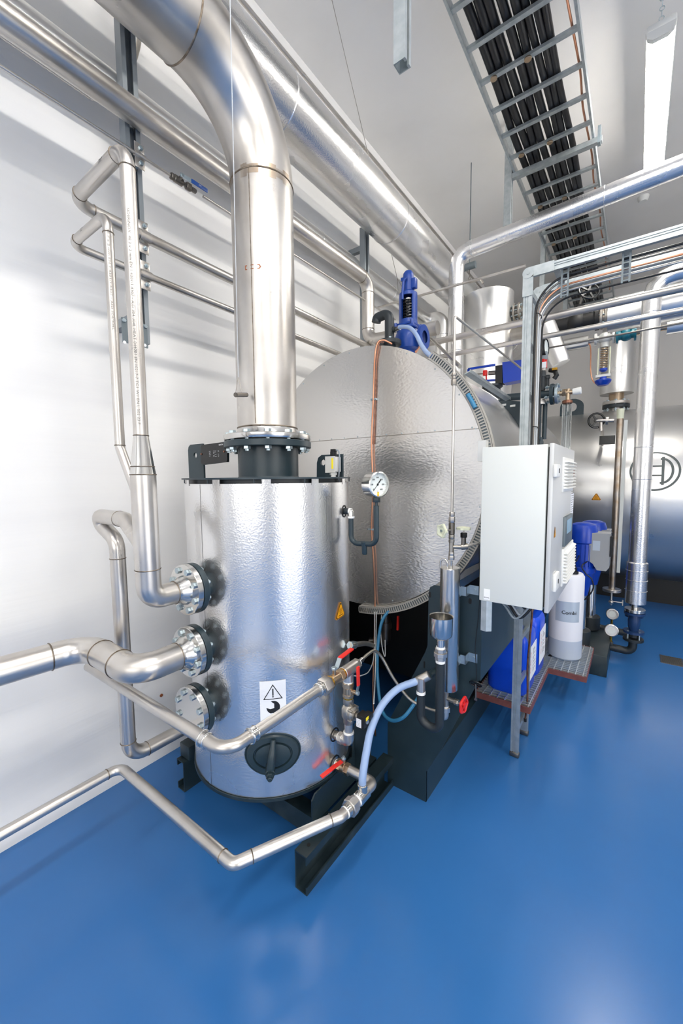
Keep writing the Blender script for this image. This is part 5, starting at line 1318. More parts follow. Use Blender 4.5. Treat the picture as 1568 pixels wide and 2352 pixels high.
# control line at y=5
yk2 = 5.0; ck = U(1390, 770, y=yk2); kz = ck.z-.03
def KX(px): return U(px, 770, y=yk2).x
CLn = thing('insulated_control_line', 'slim silver insulated pipe left of the spring control valve', 'pipe', (KX(1300), yk2, kz))
MB().cyl((KX(1232), yk2, kz), (KX(1352), yk2, kz), .062, n=32).build('cladding', 'clad_fine', CLn)
MB().cyl((KX(1350), yk2, kz), (KX(1368), yk2, kz), .025, n=18).build('pipe_end', 'steel', CLn)
CV = thing('spring_control_valve', 'silver control valve with hanging spring yoke and blue diaphragm', 'valve', (KX(1389), yk2, kz-.45))
m = MB().cyl((KX(1366), yk2, kz), (KX(1371), yk2, kz), .06, n=28).cyl((KX(1407), yk2, kz), (KX(1412), yk2, kz), .06, n=28).cyl((KX(1368), yk2, kz), (KX(1410), yk2, kz), .032, n=20).sphere((KX(1389), yk2, kz), .06, 18).cyl((KX(1389), yk2, kz), (KX(1389), yk2, kz-.09), .04, n=20); m.build('valve_body', 'housing', CV)
for s in (-1, 1): MB().cyl((KX(1389)+s*.05, yk2, kz-.09), (KX(1389)+s*.05, yk2, kz-.37), .007, n=10).build('yoke_rod', 'ivory_plastic', CV)
m = MB(); n = 160; m.sweep([V((KX(1389)+.030*math.cos(2*PI*9*i/n), yk2+.030*math.sin(2*PI*9*i/n), kz-.09-.21*i/n)) for i in range(n+1)], .006, 8); m.build('spring', 'brass_pale', CV)
m = MB().bx((KX(1389)-.065, yk2-.02, kz-.385), (KX(1389)+.065, yk2+.02, kz-.36)); m.build('yoke_plate', 'housing', CV)
m = MB().lathe([(0, 0), (.03, 0), (.032, -.02), (.07, -.03), (.075, -.04), (.07, -.055), (.045, -.085), (0, -.09)], (KX(1389), yk2, kz-.385), 'z', 28).lathe([(0, 0), (.035, 0), (.035, -.02), (.015, -.035), (0, -.035)], (KX(1389), yk2, kz-.30), 'z', 20); m.build('diaphragm_housing', 'blue_motor', CV)
CTb = thing('copper_loop', 'copper control tube looping below the insulated control line', 'pipe', (KX(1360), yk2, kz-.5))
P = [U(a, b, y=yk2) for a, b in ((1284, 796), (1320, 790), (1350, 789), (1356, 805), (1356, 850), (1361, 874), (1373, 883), (1384, 876), (1386, 865))]
MB().sweep(spline(P, 6), .006, 8).build('tube', 'copper', CTb)
TV = thing('teal_valve', 'teal cast strainer valve between two flanges', 'valve', (KX(1438), yk2, kz))
m = MB().cyl((KX(1415), yk2, kz+.004), (KX(1420), yk2, kz+.004), .075, n=28).cyl((KX(1456), yk2, kz+.004), (KX(1461), yk2, kz+.004), .075, n=28).cyl((KX(1418), yk2, kz), (KX(1458), yk2, kz), .045, n=20).sphere((KX(1438), yk2, kz), .062, 18).box((KX(1438), yk2-.01, kz+.05), (.09, .08, .03), bev=.006); m.build('valve_body', 'teal', TV)
TR2 = thing('insulated_tail_line', 'silver insulated pipe at the right edge behind the tall insulated pipe', 'pipe', (KX(1550), yk2, kz))
MB().cyl((KX(1461), yk2, kz), (KX(1532), yk2, kz), .026, n=18).build('pipe_end', 'brass_pale', TR2)
MB().cyl((KX(1530), yk2, kz), (5.0, yk2, kz), .070, n=32).build('cladding', 'clad', TR2)
# slanted stub
SL = thing('slanted_insulated_leg', 'short slanted silver insulated leg right of the portal', 'pipe', U(1275, 800, y=4.2))
a, b = U(1254, 748, y=4.2), U(1288, 836, y=4.2); MB().lathe([(0, 0), (.08, 0), (.08, (b-a).length-.03), (.074, (b-a).length), (0, (b-a).length+.008)], a, b-a, 32).build('cladding', 'clad_fine', SL)

MB().cyl(a, (a.x-.02, ym-.02, cz-.12), .03, n=16).build('neck', 'steel_dull', SL)
# thin crossing tubes
X1 = thing('thin_crossing_pipe', 'thin steel pipe crossing in front of the steam riser', 'pipe', U(1000, 668, y=3.3))
a, b = U(866, 707, y=3.3), U(1206, 610, y=3.3); MB().tube([a, b], .0095, n=14).build('tube', 'steel', X1)
X2 = thing('thin_rod', 'thin steel rod crossing before the teal valve', 'pipe', U(1400, 772, y=3.0))
MB().tube([U(1245, 802, y=3.0), V((3.6, 3.0, U(1568, 736, y=3.0).z))], .0055, n=10).build('rod', 'steel_dark', X2)
X3 = thing('guard_rod', 'slim grey rod slanting down behind the grey trunking', 'bar', U(1010, 800, y=2.8))
MB().tube([U(968, 757, y=3.6), U(1056, 842, y=2.15)], .011, n=12).build('rod', 'steel_dull', X3)
# spring hanger
SH = thing('pipe_hanger', 'dark spring hanger hanging from the ceiling beside the steam riser', 'hanger', U(1078, 612, y=4.2))
a, b = U(1064, 616, y=4.2), U(1092, 607, y=4.2); MB().cyl(a, b, .034, n=20).build('hanger_can', 'galv_dark', SH)
c = a.lerp(b, .5); MB().cyl(c, (c.x, c.y, 4.7), .005, n=8).build('rod', 'galv_dark', SH)
MB().sweep([c, c+V((0, 0, -.10)), c+V((.012, 0, -.12)), c+V((0, 0, -.14)), c+V((-.012, 0, -.12)), c+V((0, 0, -.10))], .004, 8).build('hook', 'steel_dark', SH)

# suspension wires
SW = thing('suspension_wire', 'long thin wire from the ceiling down to the wall pipes right of the flue', 'wire', U(912, 640, x=.25))
k0 = U(912, 640, x=.25); MB().sweep([U(762, 0, z=4.699), k0], .0022, 6).build('wire', 'steel_dull', SW)
for q in (U(915, 681, x=.18), U(936, 682, x=.20)): MB().sweep([k0, q], .0018, 6).build('wire_leg', 'steel_dull', SW)
sw = U(547, 866, y=q0.y-.06)
SW2 = thing('hanging_wire', 'thin wire hanging in front of the flue down to its small tube stub', 'wire', (sw.x, sw.y, sw.z))
t1 = U(528, 0, x=1.06); top = sw+(t1-sw)*((4.7-sw.z)/(t1.z-sw.z)); MB().sweep([top, sw], .0016, 6).build('wire', 'cable_light', SW2)
for q in (U(541, 902, y=q1.y), U(555, 902, y=q1.y+.02)): MB().sweep([sw, q], .0012, 6).build('wire_leg', 'steel_dull', SW2)

# ================================================================== ceiling ladder
LZ = 4.25
def LYy(px, py): return U(px, py, z=LZ).y
xl = U(1218, 487, z=LZ).x; xr_ = U(1376, 426, z=LZ).x
CLd = thing('ceiling_cable_ladder', 'long galvanised cable ladder hanging under the ceiling', 'cable ladder', ((xl+xr_)/2, 4.5, LZ))
for x in (xl, xr_): MB().bx((x-.008, 1.2, LZ-.004), (x+.008, 8.33, LZ+.06)).build('side_rail', 'galv', CLd)
yr = [LYy(1074, 120), LYy(1103, 192), LYy(1130, 263), LYy(1152, 316), LYy(1174, 366)]
sp_ = (yr[4]-yr[0])/4; first = None
for i in range(-4, 24):
    y = yr[0]+sp_*i
    if y < 1.25 or y > 8.25: continue
    if first is None: first = MB().box(((xl+xr_)/2, y, LZ+.012), (xr_-xl-.014, .030, .020)).build('rung', 'galv', CLd); yf0 = y
    else: dup_part(first, (0, y-yf0, 0))
fr_ = (.13, .22, .31, .41, .51, .60, .67, .74)
for i, f in enumerate(fr_):
    x = xl+(xr_-xl)*f; r = .026 if i < 5 else .022
    lb_ = ['leftmost', 'second from left', 'third from left', 'fourth from left', 'fifth from left', 'sixth from left', 'seventh from left', 'rightmost'][i]
    o = thing('power_cable', f'thick black cable lying on the ceiling ladder, {lb_}', 'cable', (x, 4.4, LZ+.025), 'black cables on the ceiling ladder')
    P = [V((x+.005*math.sin(j*1.1+i*2), 1.1+.25*j, LZ+.024+r+.006*abs(math.sin(j*.9+i)))) for j in range(29)]
    MB().sweep(spline(P, 3), r, 14).build('cable_run', 'cable', o)
o = thing('ladder_earth_wire', 'copper earth wire lying by the right rail of the ceiling ladder', 'cable', (xr_-.04, 4.4, LZ+.03))
P = [V((xr_-.035+.008*math.sin(j*2.1), 1.2+.3*j, LZ+.034+.002*math.sin(j))) for j in range(21)]; MB().sweep(spline(P, 4), .007, 8).build('wire_run', 'copper', o)
first = None
for i in (-2, 1, 4, 7, 10):
    y = yr[0]+sp_*i-.0
    for f in (.16, .52):
        p = V((xl+(xr_-xl)*f, y, LZ+.002))
        if first is None: first = MB().cyl(p, p-V((0, 0, .012)), .022, n=16, bev=.002).build('cable_clip', 'brass_pale', CLd); pf = p
        else: dup_part(first, p-pf)
def strut(name, lb, x, y, z0, z1, w=.0205):
    o = thing(name, lb, 'post', (x, y, z0)); P = [(-w, -w), (w, -w), (w, w), (w*.35, w), (w*.35, w-.008), (w-.003, w-.008), (w-.003, -w+.003), (-w+.003, -w+.003), (-w+.003, w-.008), (-w*.35, w-.008), (-w*.35, w), (-w, w)]
    MB().prism([(x+b, y-a) for a, b in P], (0, 0, z0), 'x', 'y', 'z', z1-z0).build('channel', 'galv', o); return o
strut('hanging_strut', 'galvanised strut hanging free from the ceiling left of the cable ladder', 1.481, 1.242, 2.905, 4.7)
yb_ = LYy(1165, 405); hb = U(1150, 400, y=yb_)
h2 = strut('hanging_strut', 'galvanised strut carrying the cross channel under the ceiling ladder', xl-.05, yb_, 3.75, 4.7, .03)
MB().prism([(xl-.06, LZ-.045), (xr_+.06, LZ-.045), (xr_+.06, LZ-.005), (xl-.06, LZ-.005)], (0, yb_-.02, 0), 'x', 'z', 'y', .041).build('cross_channel', 'galv', h2)
MB().bx((xr_+.03, yb_-.025, LZ-.055), (xr_+.05, yb_+.025, LZ+.07)).build('end_bracket', 'zinc', h2)
strut('hanging_strut', 'galvanised strut ending behind the corner of the portal', U(1243, 700, y=5.4).x, 5.4, U(1243, 710, y=5.4).z, 4.7, .025)
strut('hanging_strut', 'galvanised strut beside the far end of the ceiling ladder', U(1298, 700, y=7.0).x, 7.0, U(1298, 745, y=7.0).z, 4.7, .03)
sm = U(1477, 452, z=4.7); o = thing('smoke_detector', 'small round white smoke detector on the ceiling', 'detector', sm)
MB().lathe([(0, -.05), (.035, -.05), (.05, -.03), (.055, 0), (0, 0)], sm, 'z', 24).build('detector_body', 'white_plastic', o)

# ================================================================== SECOND BOILER
B2Y, B2Z, B2R = 6.6, 1.357, 1.10
B2 = thing('second_boiler', 'huge lying silver boiler drum with round logo across the back', 'boiler', (3.0, B2Y, 0))
m = MB().lathe([(0, .55), (B2R, .55), (B2R, 6.9), (0, 6.9)], (0, B2Y, B2Z), 'x', 128); m.build('barrel_cladding', 'clad_fine', B2)
def b2fn(cx_, cz_, off=.002):
    a0 = math.asin((cz_-B2Z)/B2R)
    def f(u, v):
        a = a0+v/B2R; return V((cx_+u, B2Y-(B2R+off)*math.cos(a), B2Z+(B2R+off)*math.sin(a)))
    return f
lo = b2fn(2.292, 1.645); m = MB(); LR = .212
stroke(m, [(LR*math.cos(2*PI*i/72), LR*math.sin(2*PI*i/72)) for i in range(72)], .020, lo, True)
for s in (1, -1):
    ar = [(s*(.060+.095*math.cos(t)), .128*math.sin(t)*1.05) for t in [-PI/2+PI*i/24 for i in range(25)]]
    stroke(m, ar, .022, lo); stroke(m, [(s*.072, -.145), (s*.072, .145)], .024, lo)
for z in (.052, -.052): stroke(m, [(-.072, z), (.072, z)], .016, lo)
lab(m.build('round_logo', 'logo_grey', B2), 'round dark emblem ring on the cladding')
wf = U(1369, 1143, y=5.52); warn(B2, lambda o: b2fn(wf.x, wf.z, .002+o), .105)
m = MB().bx((.8, 6.30, 0), (6.9, 6.42, .30)); m.build('base_rail', 'black', B2)
m = MB().bx((.8, 6.42, 0), (6.9, 6.9, .35)); m.build('base_box', 'black', B2)
g = U(1316, 945, y=6.3); m = MB(); R_ = .15
hz_ = B2Z+B2R*math.cos(math.asin(.3/B2R))
out = [(g.x-.16, hz_-.05), (g.x+.12, hz_-.05)]+[(g.x-.02+.14*math.cos(t), hz_+.12+.10*math.sin(t)) for t in [i*PI/10 for i in range(11)]]
annular_plate(m, resample(out, .05), (g.x-.02, hz_+.11), .06, (0, 6.3, 0), 'x', 'z', 'y', .02); m.build('lifting_lug', 'dark_paint', B2)
p = U(1555, 1330, y=5.8)
fl_ = [(0, 0)]
# nozzle vessel on its top
NV = thing('insulated_nozzle_stack', 'upright silver insulated stack with cone top on the second boiler', 'vessel', (1.90, 6.6, 2.45))
sc = 6.6/4.4
nz0, nz1 = 1.6+(U(1420, 905, y=4.4).z-1.6)*sc, 1.6+(U(1420, 745, y=4.4).z-1.6)*sc; ntop = 1.6+(U(1415, 705, y=4.4).z-1.6)*sc; nx = 2.14+(U(1418, 850, y=4.4).x-2.14)*sc
MB().lathe([(0, nz0), (.19, nz0), (.19, nz1), (.03, ntop), (0, ntop)], (nx, 6.6, 0), 'z', 48).build('cladding', 'clad_fine', NV)
nf = 1.6+(U(1420, 930, y=4.4).z-1.6)*sc
MB().cyl((nx, 6.6, nf), (nx, 6.6, nz0+.02), .085, n=28).build('neck', 'brass_pale', NV)
MB().cyl((nx, 6.6, nf+.005), (nx, 6.6, nf+.045), .155, n=36, bev=.003).build('flange', 'steel', NV)
MB().cyl((nx, 6.6, nf-.045), (nx, 6.6, nf-.002), .155, n=36, bev=.003).build('flange', 'black_paint', NV)
MB().cyl((nx, 6.6, 2.40), (nx, 6.6, nf-.04), .09, n=28).build('neck', 'steel', NV)
bolts(NV, (nx, 6.6, nf+.045), 'z', .125, 8, .020, .018, back=.10)
# level standpipe
fx = U(1412, 1200, y=5.1).x; fz1, fz0 = U(1420, 962, y=5.1).z, U(1408, 1352, y=5.1).z
LS = thing('level_standpipe', 'slim stainless standpipe with pale rail before the second boiler', 'pipe', (fx, 5.1, fz0))
MB().cyl((fx, 5.1, fz0), (fx, 5.1, fz1), .030, n=24).build('pipe_run', 'tinted_steel', LS)
MB().cyl((fx, 5.1, fz1), (fx, 5.1, fz1+.10), .030, .034, n=20).build('glass_cap', 'ivory_plastic', LS)
MB().cyl((fx, 5.1, fz1-.25), (fx, 5.58, fz1-.25), .022, n=16).cyl((fx, 5.1, fz0+.35), (fx, 5.60, fz0+.35), .022, n=16).build('side_arms', 'steel', LS)
MB().bx((fx+.035, 5.09, fz0+.18), (fx+.065, 5.12, fz1-.02)).build('indicator_rail', 'cabinet', LS)
MB().cyl((fx, 5.1, fz0-.03), (fx, 5.1, fz0), .085, n=28, bev=.003).build('foot_flange', 'steel', LS)
MB().cyl((fx, 5.1, fz0-.18), (fx, 5.1, fz0-.03), .011, n=10).cyl((fx, 5.1, fz0-.14), (fx+.10, 5.1, fz0-.14), .008, n=10).cyl((fx+.10, 5.1, fz0-.17), (fx+.10, 5.1, fz0-.11), .007, n=8).sphere((fx, 5.1, fz0-.15), .025, 12).build('drain_cock', 'steel', LS)
a = U(1369, 966, y=5.1); b = U(1410, 966, y=5.1)
HV = thing('handwheel_valve', 'small black handwheel valve left of the standpipe', 'valve', a)
MB().cyl(a, b, .018, n=16).cyl(U(1391, 966, y=5.1), U(1397, 966, y=5.1), .045, n=24).cyl(U(1380, 970, y=5.1), U(1380, 990, y=5.1), .02, n=14).build('valve_body', 'steel', HV)
m = MB(); handwheel(m, a, V((.4, -.9, 0)), .075, .011, 3, .02); m.build('handwheel', 'black_gloss', HV)
NP = thing('rating_plate', 'black rating plate beside the standpipe', 'sign', U(1390, 1010, y=5.35))
MB().bx((U(1376, 1010, y=5.3).x, 5.3, U(1390, 1021, y=5.3).z), (U(1412, 1010, y=5.3).x, 5.32, U(1390, 1001, y=5.3).z)).build('plate', 'black_gloss', NP)
MB().bx((U(1378, 1010, y=5.32).x, 5.32, U(1390, 1020, y=5.3).z), (U(1382, 1010, y=5.3).x, 5.6, U(1390, 985, y=5.3).z)).build('plate_bracket', 'steel_dull', NP)

# tall insulated pipe with the blue valve
ya_ = 4.15; ax_ = U(1471, 1150, y=ya_).x
AP = thing('tall_insulated_pipe', 'tall silver insulated pipe at the right, elbow on top', 'pipe', (ax_, ya_, .5))
ar = .0655; zb4 = U(1464, 1385, y=ya_).z; zj = U(1467, 1290, y=ya_).z; ztt = U(1500, 640, y=ya_).z
m = MB().tube([(ax_, ya_, zj-.01), (ax_, ya_, ztt), (4.6, ya_, ztt+.02)], ar, bend=.14, n=40, seg=3); m.build('cladding', 'clad', AP)
MB().lathe([(ar, zj), (ar+.010, zj-.01), (ar+.010, zb4), (0, zb4)], (ax_, ya_, 0), 'z', 40).build('lower_jacket', 'clad', AP)
for py in (1028, 1101, 725): MB().ring((ax_, ya_, U(1470, py, y=ya_).z), 'z', ar+.0005, .003, 40, 6).build('lap_bead', 'clad', AP)
for py in (1310, 1332, 1356): MB().ring((ax_, ya_, U(1466, py, y=ya_).z), 'z', ar+.0105, .003, 40, 6).build('lap_bead', 'clad', AP)
for x in (ax_+.22, ax_+.40): MB().ring((x, ya_, ztt+.002), 'x', ar+.0005, .003, 40, 6).build('lap_bead', 'clad', AP)
BFv = thing('blue_check_valve', 'dark blue flanged valve at the foot of the tall insulated pipe', 'valve', (ax_, ya_, .15))
def az_(py): return U(1461, py, y=ya_).z
MB().cyl((ax_, ya_, az_(1403)), (ax_, ya_, zb4+.01), .026, n=20).cyl((ax_, ya_, az_(1405)), (ax_, ya_, az_(1398)), .075, n=36, bev=.002).build('top_flange', 'steel_bright', BFv)
MB().cyl((ax_, ya_, az_(1411)), (ax_, ya_, az_(1406)), .074, n=36).cyl((ax_, ya_, az_(1454)), (ax_, ya_, az_(1449)), .074, n=36).lathe([(.03, az_(1450)), (.042, az_(1440)), (.045, az_(1425)), (.036, az_(1411))], (ax_, ya_, 0), 'z', 28).build('valve_body', 'blue_flange', BFv)
MB().cyl((ax_, ya_, az_(1463)), (ax_, ya_, az_(1455)), .045, n=24).cyl((ax_, ya_, az_(1472)), (ax_, ya_, az_(1466)), .074, n=36, bev=.002).build('lower_flange', 'black_paint', BFv)
for k in range(4):
    t = PI/4+k*PI/2; MB().cyl((ax_+.056*math.cos(t), ya_+.056*math.sin(t), az_(1472)), (ax_+.056*math.cos(t), ya_+.056*math.sin(t), az_(1448)), .007, n=8).build('stud', 'zinc', BFv)
pz = .085; px0 = 1.80
for k, (yy, nm, lbp) in enumerate(((ya_, 'front', 'black discharge pipe elbowed up under the blue valve'), (4.62, 'rear', 'black discharge pipe farther back behind the front one'))):
    o = thing('discharge_pipe', lbp, 'pipe', (px0, yy, pz)); top_ = az_(1470) if k == 0 else .30
    MB().tube([(px0, yy, pz+.015), (ax_, yy, pz), (ax_, yy, top_)], .032, bend=.06, n=22).build('pipe_run', 'black_paint', o)
    for x in (px0+.02, px0+.055): MB().cyl((x, yy, pz+.015), (x+.018, yy, pz+.015), .065, n=28, bev=.002).build('flange', 'black_paint', o)
    bolts(o, (px0+.073, yy, pz+.015), 'x', .05, 4, .009, .010, a0=.5, back=.06)
    if k:
        for z in (.26, .31): MB().cyl((ax_, yy, z), (ax_, yy, z+.015), .07, n=28).build('flange', 'blue_flange', o)
        MB().cyl((ax_, yy, .28), (ax_, yy, .55), .04, n=20).build('valve_body', 'blue_flange', o)
    gx_ = U(1404, 1440, y=yy).x; gz_ = U(1404, (1445, 1408)[k], y=yy).z
    g_ = thing('pipe_gauge', ('silver round gauge on the front black discharge pipe', 'silver round gauge on the rear black discharge pipe')[k], 'gauge', (gx_, yy, pz))
    MB().lathe([(0, -.018), (.050, -.018), (.052, .014), (.047, .016), (.046, .010), (0, .010)], (gx_, yy-.03, gz_), V((.15, -1, .1)), 32).build('gauge_case', 'steel', g_)
    MB().lathe([(0, .0105), (.03, .0105)], (gx_, yy-.03, gz_), V((.15, -1, .1)), 24).build('gauge_dial', 'cabinet', g_)
    MB().cyl((gx_, yy-.01, pz+.03), (gx_, yy-.02, gz_-.045), .010, n=12).build('gauge_stem', 'brass', g_)
    MB().hexa((gx_, yy-.01, pz+.02), (gx_, yy-.01, pz+.06), .020, 6).build('gauge_boss', 'black_paint', g_)
# pumps
for k, (pxx, pyy) in enumerate(((1.80, 3.86), (1.84, 4.30))):
    o = thing('feed_pump', ('blue upright feed pump right of the cabinet, nearer one', 'blue upright feed pump farther back, behind the nearer one')[k], 'pump', (pxx, pyy, .18))
    zt5 = 1.21-.02*k
    MB().lathe([(0, .80), (.10, .80), (.10, .84), (.092, .85), (.092, 1.04), (.105, 1.05), (.105, zt5-.06), (.09, zt5-.015), (.05, zt5), (0, zt5)], (pxx, pyy, 0), 'z', 36).build('motor', 'blue_motor', o)
    m = MB()
    for j in range(20): t = 2*PI*j/20; m.box((pxx+.095*math.cos(t), pyy+.095*math.sin(t), .945), (.012, .004, .18), (V((math.cos(t), math.sin(t), 0)), V((-math.sin(t), math.cos(t), 0)), AX['z']))
    lab(m.build('cooling_fins', 'blue_motor', o), 'ribbed motor flank')
    MB().lathe([(0, .60), (.05, .60), (.07, .70), (.09, .80), (0, .80)], (pxx, pyy, 0), 'z', 28).build('lantern', 'blue_motor', o)
    MB().cyl((pxx, pyy, .30), (pxx, pyy, .60), .045, n=28).build('pump_barrel', 'steel_bright', o)
    MB().cyl((pxx, pyy, .18), (pxx, pyy, .30), .085, n=28, bev=.004).build('pump_base', 'black_paint', o)
    vx0, vx1 = U(1352, 1260, y=pyy-.08).x, U(1404, 1260, y=pyy-.08).x
    vzt, vzb = U(1380, (1226, 1218)[k], y=pyy-.1).z, U(1380, (1312, 1300)[k], y=pyy-.1).z
    m = MB().prism([(vx0, vzt), (vx1-.01, vzt), (vx1-.01, vzb+.03), (vx1-.03, vzb), (vx0+.06, vzb), (vx0+.03, vzb+.05), (vx0, vzb+.07)], (0, pyy-.08, 0), 'x', 'z', 'y', .16); dv = m.build('drive_unit', 'drive_grey', o)
    MB().bx((vx1-.012, pyy-.085, vzb+.12), (vx1+.004, pyy-.03, vzt-.02)).build('drive_keypad', 'black', dv)
    MB().bx((vx0+.025, pyy-.082, vzb+.16), (vx0+.075, pyy-.0795, vzb+.24)).build('drive_label', 'label_grey', dv)
PS = thing('pump_skid', 'dark green-black pump base block on the floor', 'base frame', (1.95, 3.95, 0))
MB().bx((1.60, 3.69, 0), (2.015, 4.35, .17), bev=.004).build('base_block', 'dark_frame', PS)
# ================================================================== grating shelf and canisters
GZ = .252
GS = thing('grating_shelf', 'L-shaped steel grating shelf with brown primed frame', 'shelf', (1.6, 3.0, GZ))
xg0, xg1, xg2, yg0, yg1, yg2 = 1.378, 1.695, 1.925, 2.445, 3.05, 3.63
m = MB(); t = .005; hh = .038
for a, b in (((xg0, yg0), (xg1, yg0)), ((xg1, yg0), (xg1, yg1)), ((xg1, yg1), (xg2, yg1)), ((xg2, yg1), (xg2, yg2)), ((xg2, yg2), (xg0, yg2)), ((xg0, yg2), (xg0, yg0))):
    m.bar((a[0], a[1], GZ-hh/2-.004), (b[0], b[1], GZ-hh/2-.004), t, hh)
m.build('frame', 'primer', GS)
m = MB(); y = yg0+.02
while y < yg2:
    x1_ = xg1 if y < yg1 else xg2; m.bx((xg0, y, GZ-.020), (x1_, y+.004, GZ)); y += .030
x = xg0+.04
while x < xg2:
    m.bx((x, yg0 if x < xg1 else yg1, GZ-.008), (x+.005, yg2, GZ+.0005)); x += .044
m.build('bar_grating', 'grating', GS)
MB().bx((1.372, 2.5, .16), (1.380, 3.6, GZ-.005)).build('support_angle', 'dark_frame', GS)
def jerrycan(x0, y0, w, d, h, label):
    o = thing('jerrycan', label, 'canister', (x0+w/2, y0+d/2, GZ), 'blue chemical canisters on the grating')
    c = V((x0+w/2, y0+d/2, 0)); prof = [(.90, 0), (1, .02), (1, h-.05), (.97, h-.025), (.85, h)]; vs = []; fs = []; N_ = 40
    def sup(t, k=5): ct, st = math.cos(t), math.sin(t); return (abs(ct)**(2/k)*(1 if ct > 0 else -1), abs(st)**(2/k)*(1 if st > 0 else -1))
    for s, z in prof:
        for i in range(N_):
            a, b = sup(2*PI*i/N_+.001); vs.append(V((c.x+a*w/2*s, c.y+b*d/2*s, GZ+z)))
    for r_ in range(len(prof)-1):
        for i in range(N_): fs.append((r_*N_+i, r_*N_+(i+1) % N_, (r_+1)*N_+(i+1) % N_, (r_+1)*N_+i))
    fs += [tuple(range(N_))[::-1], tuple(range((len(prof)-1)*N_, len(prof)*N_))]
    MB().add(vs, fs).build('can_body', 'blue_plastic', o, ang=50)
    MB().tube([(c.x, c.y-d*.30, GZ+h-.01), (c.x, c.y-d*.28, GZ+h+.03), (c.x, c.y+d*.15, GZ+h+.03), (c.x, c.y+d*.2, GZ+h-.01)], .013, bend=.02, n=12).build('handle', 'blue_plastic', o)
    MB().cyl((c.x, c.y+d*.34, GZ+h-.005), (c.x, c.y+d*.34, GZ+h+.03), .026, n=20, bev=.003).build('screw_cap', 'blue_plastic', o)
    m = MB().mat('paper').bx((x0+w-.0005, y0+.035, GZ+.08), (x0+w+.001, y0+d-.03, GZ+h-.09))
    m.mat('ink_grey')
    for k in range(16): zz_ = GZ+h-.115-k*.011; m.bx((x0+w+.001, y0+d*.52, zz_), (x0+w+.0014, y0+d*(.56+.27*rnd.random()), zz_+.0035)) if k % 5 else None
    m.mat('red_paint'); f_ = lambda cz_: (lambda a, b: V((x0+w+.0015, y0+d*.32+a, cz_+b)))
    for k in range(3): stroke(m, [(0, .018), (.018, 0), (0, -.018), (-.018, 0)], .0025, f_(GZ+h-.14-.05*k), True)
    m.build('can_label', None, o); return o
jerrycan(1.415, 2.52, .245, .29, .385, 'blue plastic jerrycan nearest the portal uprights')
jerrycan(1.415, 2.83, .250, .27, .400, 'blue plastic jerrycan between the nearer one and the white drum')
CD = thing('dosing_drum', 'white translucent round drum labelled Combi on the grating', 'canister', (1.756, 3.34, GZ))
cxd, cyd, cr_ = 1.756, 3.34, .113
zsh = U(1330, 1318, y=cyd).z; zlv = U(1300, 1474, y=cyd-cr_).z
m = MB().mat('liquid').lathe([(0, GZ+.001), (cr_-.01, GZ+.001), (cr_, GZ+.012), (cr_, zlv)], (cxd, cyd, 0), 'z', 48)
m.mat('canister').lathe([(cr_, zlv), (cr_, zsh-.02), (cr_-.012, zsh), (cr_-.05, zsh+.012), (0, zsh+.014)], (cxd, cyd, 0), 'z', 48); m.build('drum_body', None, CD)
lt, lb2 = U(1310, 1384, y=cyd-cr_).z, U(1310, 1431, y=cyd-cr_).z
m = MB().mat('label_grey'); fn = cyl_fn(cxd, cyd, cr_+.001, .22, (lt+lb2)/2); patch(m, .165, lt-lb2, fn, 12, 1)
m.mat('ink'); put_text(m, 'Combi', .036, cyl_fn(cxd, cyd, cr_+.002, .30, (lt+lb2)/2-.006), True); m.build('drum_label', None, CD)
cpx = U(1314, 1345, y=3.30); m = MB().cyl((cpx.x, 3.30, zsh+.008), (cpx.x, 3.30, zsh+.022), .036, n=24).cyl((cpx.x, 3.30, zsh+.02), (cpx.x, 3.30, zsh+.05), .024, n=20).lathe([(.02, 0), (.012, .05), (.004, .08), (0, .08)], (cpx.x, 3.30, zsh+.045), 'z', 16); m.build('drum_cap', 'black', CD)
p = UC(1263, 1507, cxd, cyd, cr_); m = MB().cyl(p+V((.002, .004, 0)), p+V((-.001, -.010, 0)), .013, n=20); m.build('drain_plug', 'black', CD)
SHs = thing('suction_hose', 'thin dark suction hose rising from the white drum', 'hose', (cpx.x, 3.3, zsh+.12))
P = [V((cpx.x, 3.30, zsh+.12)), V((cpx.x+.01, 3.30, zsh+.18)), U(1322, 1290, y=3.5), U(1330, 1275, y=3.8)]; MB().sweep(spline(P, 6), .005, 8).build('hose', 'cable', SHs)
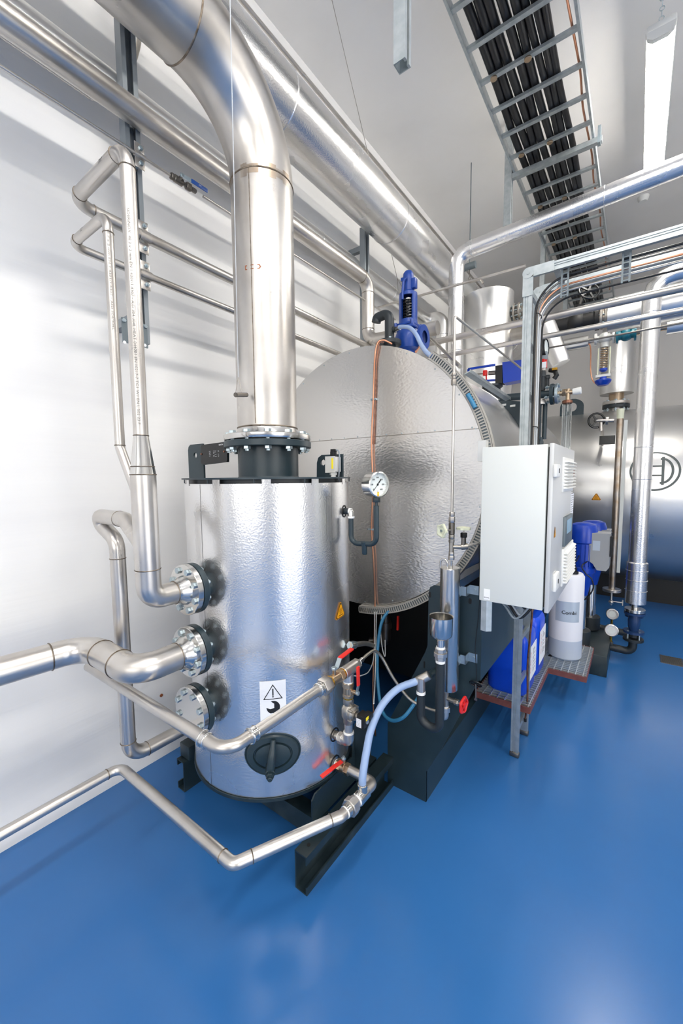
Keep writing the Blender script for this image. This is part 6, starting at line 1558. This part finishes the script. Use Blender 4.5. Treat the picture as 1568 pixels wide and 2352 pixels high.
CP2 = thing('coiled_cable', 'black cable hanging in a loop right of the white drum', 'cable', (1.95, 3.6, .8))
P = [U(a, b, y=3.7) for a, b in ((1336, 1300), (1345, 1318), (1358, 1330), (1362, 1350), (1352, 1368), (1338, 1378), (1330, 1360))]; P = [V((1.85, 3.80, P[0].z+.03))]+P; MB().sweep(spline(P, 6), .005, 8).build('cable_run', 'cable', CP2)

# floor drain
D0, D1_ = V((2.374, 4.262, 0)), V((2.53, 4.45, 0))
FDn = thing('floor_drain', 'small dark grated floor drain at the right', 'drain', (2.45, 4.35, 0))
MB().bx((2.372, 4.268, .0005), (2.527, 4.452, .004)).build('drain_frame', 'steel_dark', FDn)
m = MB()
for k in range(9): m.bx((2.382, 4.278+.019*k, .004), (2.517, 4.289+.019*k, .007))
m.build('drain_grate', 'drain', FDn)
p = U(370, 1597, x=0); o = MB().cyl((0, p.y, p.z), (.004, p.y, p.z), .009, n=16).build('rusty_plug', 'rust', None); tag(o, 'small rusty plug in the wall between the low pipes', 'plug')
# fittings in the dark under the boiler front
UF = thing('drain_elbow', 'steel elbow fitting with thin red lever in the dark under the boiler', 'pipe fitting', (1.02, 2.1, .6))
yu = 2.08; a = U(890, 1412, y=yu); b = U(886, 1478, y=yu); m = MB().tube([V((b.x, yu, .86)), V((b.x, yu, b.z+.01)), V((b.x-.10, yu-.02, b.z-.01))], .030, bend=.04, n=20).cyl((b.x, yu, b.z+.10), (b.x, yu, b.z+.14), .038, n=20); m.build('elbow', 'steel_dark', UF)
MB().bar(U(914, 1415, y=yu), U(913, 1447, y=yu), .012, .010).build('lever', 'red_plastic', UF)
BH2 = thing('braided_tank_hose', 'thick braided hose from the tank back towards the dark elbow', 'hose', (1.0, 1.8, .6))
P = [U(803, 1482, y=1.45), U(815, 1481, y=1.50), U(840, 1478, y=1.75), U(862, 1484, y=1.95), V((b.x-.10, yu-.02, b.z-.01))]
MB().sweep(spline(P, 6), .013, 16).build('hose', 'braid', BH2)
MB().hexa(P[0], P[1], .019).build('hose_nut', 'zinc', BH2)
